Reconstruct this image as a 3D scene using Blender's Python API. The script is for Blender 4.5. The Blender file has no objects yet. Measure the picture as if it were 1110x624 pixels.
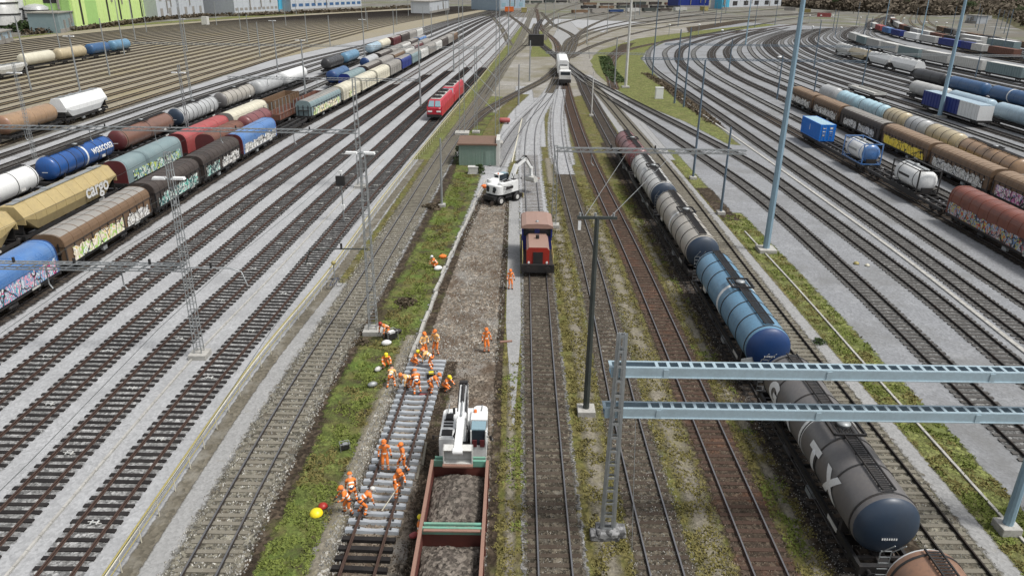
import bpy, bmesh, math, random
from mathutils import Vector, Matrix
random.seed(7)
S = bpy.context.scene
COL = S.collection
R = math.radians
PI = math.pi

# ------------------------------------------------------------------ camera
CAM_H, CAM_F, PITCH, ROLL = 24.5, 813.0, R(22.4), R(0.8)
_f = Vector((0, math.cos(PITCH), -math.sin(PITCH)))
_u0 = Vector((0, math.sin(PITCH), math.cos(PITCH)))
_r0 = Vector((1, 0, 0))
_r = _r0*math.cos(ROLL) + _u0*math.sin(ROLL)
_u = _u0*math.cos(ROLL) - _r0*math.sin(ROLL)
cam = bpy.data.objects.new('camera', bpy.data.cameras.new('camera'))
COL.objects.link(cam)
M4 = Matrix.Identity(4)
for i in range(3):
    M4[i][0], M4[i][1], M4[i][2] = _r[i], _u[i], -_f[i]
M4[2][3] = CAM_H
cam.matrix_world = M4
cam.data.sensor_width = 36
cam.data.lens = CAM_F*36/1110
cam.data.clip_end = 6000
S.camera = cam

def G(px, py, z=0.0):
    """ground survey: where a sight line meets the level z"""
    d = _f*CAM_F + _r*(px-555) - _u*(py-312)
    t = (z-CAM_H)/d.z
    return (d.x*t, d.y*t)

def top_z(px, py, y):
    d = _f*CAM_F + _r*(px-555) - _u*(py-312)
    return CAM_H + d.z*y/d.y

# ------------------------------------------------------------------ light
W = bpy.data.worlds.new('World'); S.world = W; W.use_nodes = True
nt = W.node_tree
SUN_EL, SUN_AZ = R(60), R(112)      # azimuth clockwise from +Y
sky = nt.nodes.new('ShaderNodeTexSky'); sky.sky_type = 'NISHITA'; sky.sun_disc = False
sky.sun_elevation = SUN_EL; sky.sun_rotation = SUN_AZ
sky.dust_density = 3.0; sky.ozone_density = 1.0; sky.air_density = 1.0
hs = nt.nodes.new('ShaderNodeHueSaturation'); hs.inputs['Saturation'].default_value = 0.22
bg = nt.nodes['Background']; bg.inputs['Strength'].default_value = 0.072
nt.links.new(sky.outputs[0], hs.inputs['Color']); nt.links.new(hs.outputs[0], bg.inputs['Color'])
sun = bpy.data.objects.new('sun', bpy.data.lights.new('sun', 'SUN')); COL.objects.link(sun)
sun.data.energy = 1.5; sun.data.angle = R(12); sun.data.color = (1, .97, .93)
sd = Vector((math.sin(SUN_AZ)*math.cos(SUN_EL), math.cos(SUN_AZ)*math.cos(SUN_EL), math.sin(SUN_EL)))
sun.rotation_euler = sd.to_track_quat('Z', 'Y').to_euler()
S.view_settings.view_transform = 'Standard'; S.view_settings.look = 'None'
S.view_settings.gamma = 1; S.view_settings.use_curve_mapping = False
S.view_settings.exposure = 1.06
S.cycles.use_denoising = True
S.cycles.max_bounces = 6
S.cycles.diffuse_bounces = 2
S.cycles.glossy_bounces = 2
S.cycles.transparent_max_bounces = 12

# ------------------------------------------------------------------ materials
MATS = {}
class NB:
    def __init__(s, name):
        s.m = bpy.data.materials.new(name); s.m.use_nodes = True
        s.t = s.m.node_tree; s.b = s.t.nodes['Principled BSDF']
    def n(s, typ, **kw):
        nd = s.t.nodes.new(typ)
        for k, v in kw.items():
            if hasattr(nd, k): setattr(nd, k, v)
            else: nd.inputs[k].default_value = v
        return nd
    def l(s, a, b): s.t.links.new(a, b)
    def noise(s, vec, scale, detail=3, rough=.55, dist=0):
        nd = s.n('ShaderNodeTexNoise'); nd.inputs['Scale'].default_value = scale
        nd.inputs['Detail'].default_value = detail; nd.inputs['Roughness'].default_value = rough
        nd.inputs['Distortion'].default_value = dist
        s.l(vec, nd.inputs['Vector']); return nd.outputs['Fac']
    def ramp(s, fac, stops, const=False):
        nd = s.n('ShaderNodeValToRGB'); e = nd.color_ramp.elements
        if const: nd.color_ramp.interpolation = 'CONSTANT'
        while len(e) < len(stops): e.new(.5)
        for i, (p, c) in enumerate(stops):
            e[i].position = p; e[i].color = (*c, 1) if len(c) == 3 else c
        s.l(fac, nd.inputs[0]); return nd.outputs[0]
    def mix(s, fac, a, b, mode='MIX'):
        nd = s.n('ShaderNodeMix'); nd.data_type = 'RGBA'; nd.blend_type = mode
        for k, v in ((0, fac), (6, a), (7, b)):
            if isinstance(v, (int, float)): nd.inputs[k].default_value = v
            elif isinstance(v, tuple): nd.inputs[k].default_value = (*v, 1) if len(v) == 3 else v
            else: s.l(v, nd.inputs[k])
        return nd.outputs[2]
    def math(s, op, a, b=0.0):
        nd = s.n('ShaderNodeMath'); nd.operation = op
        for k, v in ((0, a), (1, b)):
            if isinstance(v, (int, float)): nd.inputs[k].default_value = v
            else: s.l(v, nd.inputs[k])
        return nd.outputs[0]
    def bump(s, h, strength=.4, dist=.03):
        nd = s.n('ShaderNodeBump'); nd.inputs['Strength'].default_value = strength
        nd.inputs['Distance'].default_value = dist
        s.l(h, nd.inputs['Height']); s.l(nd.outputs[0], s.b.inputs['Normal'])
    def pos(s): return s.n('ShaderNodeNewGeometry').outputs['Position']
    def objc(s):
        tc = s.n('ShaderNodeTexCoord').outputs['Object']; oi = s.n('ShaderNodeObjectInfo')
        v = s.n('ShaderNodeVectorMath', operation='ADD'); sc = s.math('MULTIPLY', oi.outputs['Random'], 50)
        s.l(tc, v.inputs[0]); cx = s.n('ShaderNodeCombineXYZ')
        for i in range(3): s.l(sc, cx.inputs[i])
        s.l(cx.outputs[0], v.inputs[1]); return v.outputs[0]
    def out(s, col, rough=.9, metal=0, spec=.3):
        if isinstance(col, tuple): s.b.inputs['Base Color'].default_value = (*col, 1)
        else: s.l(col, s.b.inputs['Base Color'])
        s.b.inputs['Roughness'].default_value = rough; s.b.inputs['Metallic'].default_value = metal
        s.b.inputs['Specular IOR Level'].default_value = spec
        return s.m
def sc3(c, k): return tuple(min(1, x*k) for x in c)

def ragged(nb, amount=1.0, scale=2.2, soft=2.6):
    """edge attribute 0..1 -> ragged transparency"""
    a = nb.n('ShaderNodeAttribute', attribute_name='edge').outputs['Fac']
    n1 = nb.noise(nb.pos(), scale, 4, .65)
    v = nb.math('ADD', a, nb.math('MULTIPLY', nb.math('SUBTRACT', n1, .5), amount*2.2))
    v = nb.math('MULTIPLY', nb.math('SUBTRACT', v, .30), soft)
    v = nb.math('MAXIMUM', nb.math('MINIMUM', v, 1.0), 0.0)
    nb.l(v, nb.b.inputs['Alpha'])

def gravel(name, base, var=.25, stone=9.0, edge=0, big=.3, bump=.6, stains=None, contrast=.5):
    """loose stones: grain in world space, slow patches, optional stain colour"""
    nb = NB(name); p = nb.pos()
    vo = nb.n('ShaderNodeTexVoronoi'); vo.inputs['Scale'].default_value = stone; nb.l(p, vo.inputs['Vector'])
    bw = nb.n('ShaderNodeRGBToBW'); nb.l(vo.outputs['Color'], bw.inputs[0])
    g = nb.ramp(bw.outputs[0], [(.15, sc3(base, 1-contrast)), (.5, base), (.85, sc3(base, 1+contrast))])
    n2 = nb.noise(p, .35, 5, .6); n3 = nb.noise(p, 2.3, 4, .6)
    if contrast > .45:
        v2 = nb.n('ShaderNodeTexVoronoi'); v2.inputs['Scale'].default_value = stone*.62; nb.l(p, v2.inputs['Vector'])
        b2 = nb.n('ShaderNodeRGBToBW'); nb.l(v2.outputs['Color'], b2.inputs[0])
        g = nb.mix(nb.math('MULTIPLY', nb.math('GREATER_THAN', b2.outputs[0], .74), .75), g, sc3(base, 2.1))
        g = nb.mix(nb.math('MULTIPLY', nb.math('LESS_THAN', b2.outputs[0], .27), .7), g, sc3(base, .35))
    c = nb.mix(nb.math('MULTIPLY', nb.ramp(n2, [(.35, (0, 0, 0)), (.65, (1, 1, 1))]), big), g, sc3(base, 1-var), 'MIX')
    c = nb.mix(.5, c, nb.ramp(n3, [(.3, (.5, .5, .5)), (.7, (1.15, 1.15, 1.15))] if contrast > .3 else [(.3, (.8, .8, .8)), (.7, (1.0, 1.0, 1.0))]), 'MULTIPLY')
    if stains:
        for (col, sc, lo, hi, amt) in stains:
            n4 = nb.noise(p, sc, 5, .65)
            f = nb.math('MULTIPLY', nb.ramp(n4, [(lo, (0, 0, 0)), (hi, (1, 1, 1))]), amt)
            c = nb.mix(f, c, col)
    nb.out(c, .95, 0, .15)
    nb.bump(vo.outputs['Distance'], bump, .05)
    if edge: ragged(nb, edge*.8) if name != 'sandy' else ragged(nb, .35, 1.2, 1.5)
    MATS[name] = nb.m; return nb.m

def paint(name, col, rough=.45, metal=0.0, dirt=.35, dcol=(.07, .055, .045), scale=.8, streak=0, spec=.5):
    if name in MATS: return MATS[name]
    nb = NB(name); v = nb.objc()
    n1 = nb.noise(v, scale, 5, .65)
    n2 = nb.noise(v, scale*9, 3, .6)
    f = nb.math('MULTIPLY', nb.ramp(n1, [(.42, (0, 0, 0)), (.75, (1, 1, 1))]), dirt)
    c = nb.mix(f, col, dcol)
    c = nb.mix(.35, c, nb.ramp(n2, [(.3, (.7, .7, .7)), (.65, (1, 1, 1))]), 'MULTIPLY')
    if streak:
        mp = nb.n('ShaderNodeMapping'); mp.inputs['Scale'].default_value = (3, 3, .25); nb.l(v, mp.inputs['Vector'])
        n3 = nb.noise(mp.outputs[0], 2.0, 4, .6)
        c = nb.mix(nb.math('MULTIPLY', nb.ramp(n3, [(.5, (0, 0, 0)), (.7, (1, 1, 1))]), streak), c, dcol)
    nb.out(c, rough, metal, spec)
    r2 = nb.math('ADD', nb.math('MULTIPLY', n1, .4), rough-.18); nb.l(r2, nb.b.inputs['Roughness'])
    MATS[name] = nb.m; return nb.m

def graffiti_mat(name, cols, scale=1.1, cover=.45):
    nb = NB(name); v = nb.objc()
    mp = nb.n('ShaderNodeMapping'); mp.inputs['Scale'].default_value = (1, 1, .8); nb.l(v, mp.inputs['Vector'])
    n0 = nb.noise(mp.outputs[0], scale*1.6, 2, .5, 1.2)
    stops = []
    k = len(cols)
    for i, c in enumerate(cols): stops.append((.3+.4*i/k, c))
    c = nb.ramp(n0, stops, True)
    vo = nb.n('ShaderNodeTexVoronoi', feature='DISTANCE_TO_EDGE'); vo.inputs['Scale'].default_value = scale*1.3
    wn = nb.n('ShaderNodeTexNoise'); wn.inputs['Scale'].default_value = 2.2; nb.l(mp.outputs[0], wn.inputs['Vector'])
    mx = nb.mix(.35, mp.outputs[0], wn.outputs['Color']); nb.l(mx, vo.inputs['Vector'])
    line = nb.ramp(vo.outputs['Distance'], [(.02, (1, 1, 1)), (.05, (0, 0, 0))])
    c = nb.mix(line, c, (.02, .02, .025))
    nb.out(c, .55, 0, .4)
    n1 = nb.noise(mp.outputs[0], scale*.8, 3, .6)
    n2 = nb.noise(mp.outputs[0], scale*3.0, 1, .4)
    a = nb.math('ADD', n1, nb.math('MULTIPLY', n2, .5))
    at = nb.n('ShaderNodeAttribute', attribute_name='edge').outputs['Fac']
    a = nb.math('ADD', nb.math('MULTIPLY', a, 1.25), nb.math('SUBTRACT', nb.math('MULTIPLY', at, .55), .22))
    a = nb.math('GREATER_THAN', a, 1.22-cover)
    nb.l(a, nb.b.inputs['Alpha'])
    MATS[name] = nb.m; return nb.m

# ground kinds
gravel('yard_gravel', (.36, .365, .37), .2, 7, 0, .35, .3, [((.23, .232, .235), .12, .5, .7, .6), ((.43, .44, .45), .5, .55, .7, .4)], .16)
gravel('tan_gravel', (.29, .26, .195), .25, 5, .6, .5, .3, [((.26, .22, .12), .05, .5, .7, .6)], .25)
gravel('ballast_olive', (.15, .12, .08), .3, 5, .9, .5, .6, [((.20, .16, .09), .06, .45, .65, .7), ((.10, .075, .055), .03, .5, .65, .7)], .5)
gravel('path_gravel', (.30, .30, .295), .15, 8, .6, .3, .3, [((.22, .2, .16), .8, .6, .75, .6)], .15)
gravel('white_ballast', (.36, .365, .37), .25, 9, .9, .4, .6, [((.22, .2, .17), .7, .55, .72, .6)], .35)
gravel('ballast_yard', (.25, .25, .245), .3, 9, .9, .5, .8, [((.13, .125, .12), 1.2, .5, .75, .6)], .6)
gravel('ballast_grey', (.155, .155, .15), .35, 9, .9, .5, .8, [((.10, .095, .09), 1.2, .5, .75, .7)], .6)
gravel('ballast_beige', (.155, .145, .115), .3, 8, .9, .5, .9, [((.12, .10, .075), 1.1, .5, .7, .8)], .65)
gravel('ballast_brown', (.095, .082, .062), .35, 8, .9, .5, .9, [((.27, .25, .21), 1.0, .58, .75, .7), ((.05, .04, .03), .7, .55, .75, .7)], .7)
gravel('ballast_red', (.075, .058, .043), .3, 8, .9, .5, .9, [((.06, .045, .035), .9, .5, .7, .7), ((.17, .075, .045), .4, .5, .7, .6)], .6)
gravel('ballast_shaded', (.045, .04, .036), .3, 8, .9, .5, .9, [((.16, .14, .11), 1.3, .6, .75, .5)], .7)  # near-black ballast under parked trains, their shade put into its colour
gravel('dirt', (.20, .17, .135), .35, 8, .9, .6, .8, [((.09, .062, .042), .5, .48, .64, .85), ((.27, .26, .24), .3, .54, .68, .7)], .5)
gravel('dark_soil', (.058, .044, .031), .35, 6, .9, .6, 1.0, [((.19, .16, .12), .9, .58, .72, .7), ((.10, .11, .035), .6, .56, .7, .5)], .6)  # dark brown soil, deepened so shade beside the tank train is in its colour
gravel('moss', (.125, .11, .042), .3, 7, .9, .5, .7, [((.11, .12, .035), .5, .45, .62, .7), ((.19, .17, .125), .35, .54, .68, .7), ((.075, .052, .03), .8, .58, .74, .7), ((.19, .175, .05), .9, .6, .75, .6)], .5)
gravel('grass_ground', (.15, .165, .055), .3, 9, 1.0, .5, .9, [((.19, .175, .08), .5, .48, .68, .7), ((.07, .055, .032), .7, .52, .70, .75), ((.11, .165, .04), .25, .55, .7, .5)], .5)
gravel('bank_grass', (.11, .135, .038), .3, 9, 1.0, .5, .9, [((.16, .145, .055), .6, .46, .66, .8), ((.055, .042, .028), .45, .46, .60, .9), ((.10, .16, .03), .25, .5, .65, .7)], .5)
gravel('sandy', (.21, .19, .15), .2, 8, .7, .4, .5, [((.2, .18, .09), .9, .5, .7, .6)], .3)
gravel('far_ground', (.17, .165, .145), .3, 2, 0, .6, .2, [((.14, .125, .10), .03, .45, .6, .8), ((.13, .14, .07), .012, .52, .62, .7), ((.32, .32, .31), .05, .55, .65, .6)], .3)
gravel('load_stone', (.135, .118, .10), .3, 7, 0, .5, 1.0, [((.10, .08, .07), 1.3, .5, .7, .6)], .75)
gravel('concrete', (.42, .41, .38), .25, 5, 0, .4, .2, [((.2, .19, .16), 1.6, .55, .75, .6)], .12)
gravel('trough', (.15, .135, .105), .3, 6, .6, .5, .5, [((.28, .27, .24), .5, .5, .68, .6)], .3)

M = dict(
    rust=paint('rail_rust', (.075, .046, .036), .75, .1, .4, (.05, .03, .022), 1.5, spec=.3),
    dark_rail=paint('rail_dark', (.03, .027, .025), .7, .2, .3, (.09, .05, .03), 1.5, spec=.3),
    steel=paint('rail_steel', (.34, .34, .35), .3, .85, .35, (.2, .15, .12), .5),
    wood=paint('sleeper_wood', (.020, .018, .018), .85, 0, .35, (.07, .065, .06), 1.2, spec=.2),
    wood_brown=paint('sleeper_brown', (.06, .045, .034), .85, 0, .5, (.16, .14, .11), .9, spec=.2),
    wood_red=paint('sleeper_red', (.075, .048, .036), .85, 0, .5, (.06, .04, .03), .9, spec=.2),
    slp_beige=paint('sleeper_beige', (.20, .185, .15), .85, 0, .5, (.15, .13, .10), 1.1, spec=.2),
    slp_new=paint('sleeper_new', (.36, .39, .42), .7, 0, .25, (.28, .27, .25), .9),
    slp_grey=paint('sleeper_grey', (.085, .08, .075), .85, 0, .5, (.17, .165, .155), .9, spec=.2),
    black=paint('black_steel', (.018, .018, .019), .6, .1, .5, (.06, .045, .035), 1.3),
    wheel=paint('wheel_steel', (.07, .055, .045), .5, .5, .5, (.03, .025, .02), 2),
    galv=paint('galvanised', (.36, .38, .385), .5, .5, .4, (.2, .2, .19), .6),
    dgalv=paint('dark_mast', (.055, .065, .06), .55, .3, .4, (.12, .12, .11), .6),
    blue_mast=paint('blue_mast', (.27, .40, .49), .4, .15, .25, (.2, .27, .31), .5),
    dblue_mast=paint('slate_mast', (.11, .16, .21), .45, .15, .3, (.2, .22, .23), .5),
    ltblue=paint('gantry_blue', (.37, .475, .53), .4, .1, .4, (.22, .26, .27), .9),
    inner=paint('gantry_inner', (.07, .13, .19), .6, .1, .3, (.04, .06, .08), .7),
    yellow=paint('rail_yellow', (.34, .29, .10), .5, 0, .5, (.2, .17, .08), 1.0),
    white=paint('white_paint', (.78, .79, .78), .4, 0, .18, (.35, .33, .29), .9, streak=.12),
    offwhite=paint('offwhite_paint', (.6, .6, .57), .45, 0, .35, (.25, .22, .18), .9, streak=.25),
    cream=paint('cream_paint', (.62, .59, .47), .5, 0, .3, (.3, .26, .2), .7, streak=.3),
    glass=paint('window_glass', (.03, .04, .05), .12, 0, .05, (.1, .1, .1), 1),
    skyglass=paint('cab_glass', (.22, .33, .38), .1, 0, .05, (.2, .2, .2), 1),
    lamp=paint('lamp_housing', (.8, .81, .8), .4, 0, .1, (.5, .5, .5), 1),
    red=paint('loco_red', (.46, .02, .04), .35, 0, .35, (.16, .03, .04), .6),
    maroon=paint('maroon_paint', (.11, .02, .022), .5, 0, .4, (.05, .03, .025), .8),
    pink=paint('faded_red', (.36, .075, .075), .55, 0, .35, (.3, .16, .14), .8),
    rustbrown=paint('rust_brown', (.17, .075, .05), .7, 0, .5, (.08, .05, .04), .9, streak=.4),
    tarpbrown=paint('rust_tarpaulin', (.20, .06, .037), .34, 0, .6, (.08, .032, .025), .7, streak=.35),
    brown=paint('brown_wall', (.17, .105, .06), .6, 0, .4, (.09, .06, .04), .9, streak=.4),
    dkbrown=paint('dark_brown_wall', (.045, .034, .03), .6, 0, .4, (.10, .085, .07), .9, streak=.4),
    tanroof=paint('tan_roof', (.27, .19, .125), .6, 0, .4, (.17, .12, .09), .7),
    greyroof=paint('grey_roof', (.30, .285, .26), .55, .1, .4, (.16, .14, .12), .7),
    bluedeep=paint('deep_blue', (.012, .045, .15), .4, 0, .3, (.02, .03, .07), .8),
    bluecont=paint('container_blue', (.01, .17, .62), .4, 0, .15, (.02, .1, .3), .8),
    bluelight=paint('tarp_sky_blue', (.07, .18, .42), .28, 0, .3, (.25, .35, .45), .6, spec=.8),
    tealgrey=paint('tarp_grey_green', (.19, .26, .27), .5, 0, .3, (.32, .36, .36), .6),
    yellowcargo=paint('ochre_paint', (.46, .36, .17), .5, 0, .35, (.25, .2, .12), .7, streak=.3),
    green=paint('verdigris_paint', (.16, .37, .28), .5, 0, .4, (.2, .15, .1), .9),
    rimrust=paint('rim_rust', (.27, .155, .115), .7, 0, .4, (.22, .12, .09), 1.4),
    boxred=paint('inner_red', (.13, .035, .025), .7, 0, .5, (.07, .03, .025), .9),
    orange=paint('orange_paint', (.75, .17, .03), .5, 0, .15, (.4, .1, .03), 1),
    hutgreen=paint('hut_green', (.17, .25, .21), .6, 0, .35, (.28, .3, .27), .5, streak=.3),
    hutroof=paint('hut_roof', (.17, .10, .07), .7, 0, .4, (.1, .09, .06), .6),
    hoodbeige=paint('hood_beige', (.31, .20, .16), .5, 0, .3, (.33, .2, .15), .8),
    locored=paint('shunter_red', (.36, .025, .015), .4, 0, .5, (.2, .03, .02), .8),
    navy=paint('navy', (.012, .03, .20), .4, 0, .2, (.02, .02, .06), .8),
)

# ------------------------------------------------------------------ mesh helpers
class MB:
    def __init__(s): s.v = []; s.f = []; s.mi = []; s.sm = []; s.e = []
    def add(s, vs, fs, mi=0, smooth=False):
        o = len(s.v); s.v += [tuple(v) for v in vs]
        for f in fs: s.f.append(tuple(i+o for i in f)); s.mi.append(mi); s.sm.append(smooth)
        return s
    def box(s, c, d, mi=0, rz=0, mat=None):
        x, y, z = d[0]/2, d[1]/2, d[2]/2
        vs = [Vector((a*x, b*y, e*z)) for e in (-1, 1) for b in (-1, 1) for a in (-1, 1)]
        if mat is not None: vs = [mat @ v for v in vs]
        elif rz: m = Matrix.Rotation(rz, 3, 'Z'); vs = [m @ v for v in vs]
        vs = [(v.x+c[0], v.y+c[1], v.z+c[2]) for v in vs]
        return s.add(vs, [(0, 2, 3, 1), (4, 5, 7, 6), (0, 1, 5, 4), (2, 6, 7, 3), (0, 4, 6, 2), (1, 3, 7, 5)], mi)
    def bar(s, a, b, w, h=None, mi=0):
        a, b = Vector(a), Vector(b); d = b-a
        if d.length < 1e-6: return s
        q = d.to_track_quat('Y', 'Z').to_matrix()
        return s.box((a+b)/2, (w, d.length, h or w), mi, mat=q)
    def tube(s, pts, r, n=8, mi=0, caps=True, smooth=True):
        pts = [Vector(p) for p in pts]; rs = r if isinstance(r, (list, tuple)) else [r]*len(pts)
        vs = []; fs = []
        for i, p in enumerate(pts):
            d = (pts[min(i+1, len(pts)-1)] - pts[max(i-1, 0)])
            q = d.to_track_quat('Z', 'Y')
            for k in range(n):
                a = 2*PI*k/n; vs.append(p + q @ Vector((math.cos(a)*rs[i], math.sin(a)*rs[i], 0)))
        for i in range(len(pts)-1):
            for k in range(n): k2 = (k+1) % n; fs.append((i*n+k, i*n+k2, (i+1)*n+k2, (i+1)*n+k))
        s.add(vs, fs, mi, smooth)
        if caps: s.add(vs[:n], [tuple(reversed(range(n)))], mi); s.add(vs[-n:], [tuple(range(n))], mi)
        return s
    def lathe(s, prof, c=(0, 0, 0), n=32, mi=0, axis='Y', smooth=True):
        """prof: (along, radius)"""
        vs = []; fs = []
        for (t, r) in prof:
            for k in range(n):
                a = 2*PI*k/n; x, z = math.cos(a)*r, math.sin(a)*r
                p = (x, t, z) if axis == 'Y' else ((t, x, z) if axis == 'X' else (x, z, t))
                vs.append((p[0]+c[0], p[1]+c[1], p[2]+c[2]))
        m = len(prof)
        for i in range(m-1):
            for k in range(n):
                k2 = (k+1) % n; fs.append((i*n+k, i*n+k2, (i+1)*n+k2, (i+1)*n+k) if axis != 'Y' else (i*n+k2, i*n+k, (i+1)*n+k, (i+1)*n+k2))
        s.add(vs, fs, mi, smooth)
        s.add(vs[:n], [tuple(range(n))], mi); s.add(vs[-n:], [tuple(reversed(range(n)))], mi)
        return s
    def prism(s, prof, y0, y1, mi=0, smooth=False, caps=True):
        """closed profile in x,z swept along y"""
        n = len(prof); vs = [(x, y0, z) for x, z in prof] + [(x, y1, z) for x, z in prof]
        s.add(vs, [(i, (i+1) % n, n+(i+1) % n, n+i) for i in range(n)], mi, smooth)
        if caps:
            s.add(vs[:n], [tuple(reversed(range(n)))], mi); s.add(vs[n:], [tuple(range(n))], mi)
        return s
    def loft(s, secs, mi=0, smooth=False, caps=True, closed=True):
        n = len(secs[0]); vs = [p for q in secs for p in q]; fs = []
        for i in range(len(secs)-1):
            for k in range(n if closed else n-1):
                k2 = (k+1) % n; fs.append((i*n+k, i*n+k2, (i+1)*n+k2, (i+1)*n+k))
        s.add(vs, fs, mi, smooth)
        if caps: s.add(vs[:n], [tuple(reversed(range(n)))], mi); s.add(vs[-n:], [tuple(range(n))], mi)
        return s
    def build(s, name, mats, parent=None, loc=None, rz=0, bevel=0):
        me = bpy.data.meshes.new(name); me.from_pydata(s.v, [], s.f)
        if not isinstance(mats, (list, tuple)): mats = [mats]
        for m in mats: me.materials.append(m)
        me.polygons.foreach_set('material_index', s.mi); me.polygons.foreach_set('use_smooth', s.sm)
        if s.e:
            at = me.attributes.new('edge', 'FLOAT', 'POINT'); at.data.foreach_set('value', s.e)
        me.update()
        o = bpy.data.objects.new(name, me); COL.objects.link(o)
        if parent: o.parent = parent
        if loc: o.location = loc
        if rz: o.rotation_euler.z = rz
        if bevel:
            bm = o.modifiers.new('b', 'BEVEL'); bm.width = bevel; bm.segments = 2; bm.limit_method = 'ANGLE'
        return o

def tag(o, label=None, cat=None, group=None, kind=None):
    if label: o['label'] = label
    if cat: o['category'] = cat
    if group: o['group'] = group
    if kind: o['kind'] = kind
    return o
def thing(name, label, cat, loc=(0, 0, 0), rz=0, group=None):
    o = bpy.data.objects.new(name, None); COL.objects.link(o)
    o.location = loc; o.rotation_euler.z = rz; o.empty_display_size = .3
    return tag(o, label, cat, group)
def kids(o): return [c for c in bpy.data.objects if c.parent == o]
TREE = {}
def copy_tree(o, loc=None, rz=None, label=None, group=None, parent=None):
    c = o.copy(); COL.objects.link(c)
    if parent: c.parent = parent
    if loc: c.location = loc
    if rz is not None: c.rotation_euler.z = rz
    if label: c['label'] = label
    if group: c['group'] = group
    for ch in list(o.children): copy_tree(ch, parent=c)
    return c
ORD = ['first', 'second', 'third', 'fourth', 'fifth', 'sixth', 'seventh', 'eighth', 'ninth', 'tenth', 'eleventh', 'twelfth',
       'thirteenth', 'fourteenth', 'fifteenth', 'sixteenth', 'seventeenth', 'eighteenth', 'nineteenth', 'twentieth']
def ordw(i):
    if i < 20: return ORD[i]
    return {2: 'twenty', 3: 'thirty', 4: 'forty'}[(i+1)//10] + '-' + (['', *ORD][(i+1) % 10] or 'zeroth') if (i+1) % 10 else {30: 'thirtieth', 40: 'fortieth'}[i+1]

def text_mesh(name, body, size, mat, parent, place, sub=0, wrap=None, bold=.0, spacing=1.0):
    """raised lettering; place: 4x4; wrap: function on points"""
    cu = bpy.data.curves.new(name, 'FONT'); cu.body = body; cu.size = size; cu.align_x = 'CENTER'; cu.align_y = 'CENTER'
    cu.offset = bold; cu.resolution_u = 4; cu.space_character = spacing
    t = bpy.data.objects.new(name, cu); COL.objects.link(t)
    dg = bpy.context.evaluated_depsgraph_get(); me = bpy.data.meshes.new_from_object(t.evaluated_get(dg))
    bpy.data.objects.remove(t)
    bm = bmesh.new(); bm.from_mesh(me)
    bmesh.ops.remove_doubles(bm, verts=bm.verts, dist=1e-4)
    if sub:
        for _ in range(sub):
            ed = [e for e in bm.edges if e.calc_length() > .22]
            if ed: bmesh.ops.subdivide_edges(bm, edges=ed, cuts=1)
            bmesh.ops.triangulate(bm, faces=bm.faces)
    for v in bm.verts:
        v.co = wrap(v.co) if wrap else place @ v.co
    bm.to_mesh(me); bm.free(); me.materials.clear(); me.materials.append(mat)
    o = bpy.data.objects.new(name, me); COL.objects.link(o); o.parent = parent
    return o

# ------------------------------------------------------------------ paths
def smooth_path(pts, step=4.0):
    P_ = [Vector((*p, 0)) for p in pts]
    P_ = [P_[0]*2-P_[1]] + P_ + [P_[-1]*2-P_[-2]]
    out = []
    for i in range(1, len(P_)-2):
        a, b, c, d = P_[i-1:i+3]; L = (c-b).length; n = max(1, int(L/step))
        # centripetal-like tangents
        t1 = (c-a)*(L/max(1e-6, (b-a).length+L)); t2 = (d-b)*(L/max(1e-6, (d-c).length+L))
        for k in range(n):
            t = k/n; h = (2*t**3-3*t**2+1, t**3-2*t**2+t, -2*t**3+3*t**2, t**3-t**2)
            out.append(b*h[0]+t1*h[1]+c*h[2]+t2*h[3])
    out.append(P_[-2]); return out
def normals(path):
    ns = []
    for i in range(len(path)):
        d = path[min(i+1, len(path)-1)]-path[max(i-1, 0)]; d.normalize(); ns.append(Vector((d.y, -d.x, 0)))
    return ns
class Path:
    def __init__(s, pts, step=4.0):
        s.p = smooth_path(pts, step); s.n = normals(s.p)
        s.L = [0]
        for a, b in zip(s.p, s.p[1:]): s.L.append(s.L[-1]+(b-a).length)
    def at(s, d):
        import bisect
        i = min(max(bisect.bisect(s.L, d)-1, 0), len(s.p)-2)
        t = (d-s.L[i])/max(1e-6, s.L[i+1]-s.L[i]); p = s.p[i].lerp(s.p[i+1], t)
        dr = (s.p[i+1]-s.p[i]).normalized(); return p, math.atan2(-dr.x, dr.y)
    def by_y(s, y):
        for i in range(len(s.p)-1):
            if s.p[i].y <= y <= s.p[i+1].y or i == len(s.p)-2:
                a, b = s.p[i], s.p[i+1]; t = (y-a.y)/max(1e-6, b.y-a.y)
                dr = (b-a).normalized(); return a.lerp(b, t), math.atan2(-dr.x, dr.y)

_zu = [0]
def uz(z):
    _zu[0] = (_zu[0]+1) % 17; return z+_zu[0]*.00023
def ribbon(name, path, w, mat, z, edge=.5, kind='structure', parent=None, y_max=None, off=0, zc=None):
    """level strip along a path; w half-width or function; edge fade columns"""
    mb = MB(); P_ = path.p; N_ = path.n; e = []; z = uz(z)
    for i, (p, n) in enumerate(zip(P_, N_)):
        h = w(p.y) if callable(w) else w
        edge = min(edge, h*.8)
        for k, (o, ev) in enumerate(((-h-edge*.6, 0), (-h+edge, 1), (h-edge, 1), (h+edge*.6, 0))):
            q = p+n*(o+off); mb.v.append((q.x, q.y, z + (zc if zc and 0 < k < 3 else 0))); mb.e.append(ev)
    for i in range(len(P_)-1):
        for k in range(3):
            a = i*4+k; mb.f.append((a, a+1, a+5, a+4)); mb.mi.append(0); mb.sm.append(False)
    o = mb.build(name, mat, parent)
    if kind: o['kind'] = kind
    return o

def rect(name, x0, y0, x1, y1, mat, z, edge=.5, kind='structure'):
    return ribbon(name, Path([((x0+x1)/2, y0), ((x0+x1)/2, y1)], 30), abs(x1-x0)/2, mat, z, edge, kind)

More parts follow.
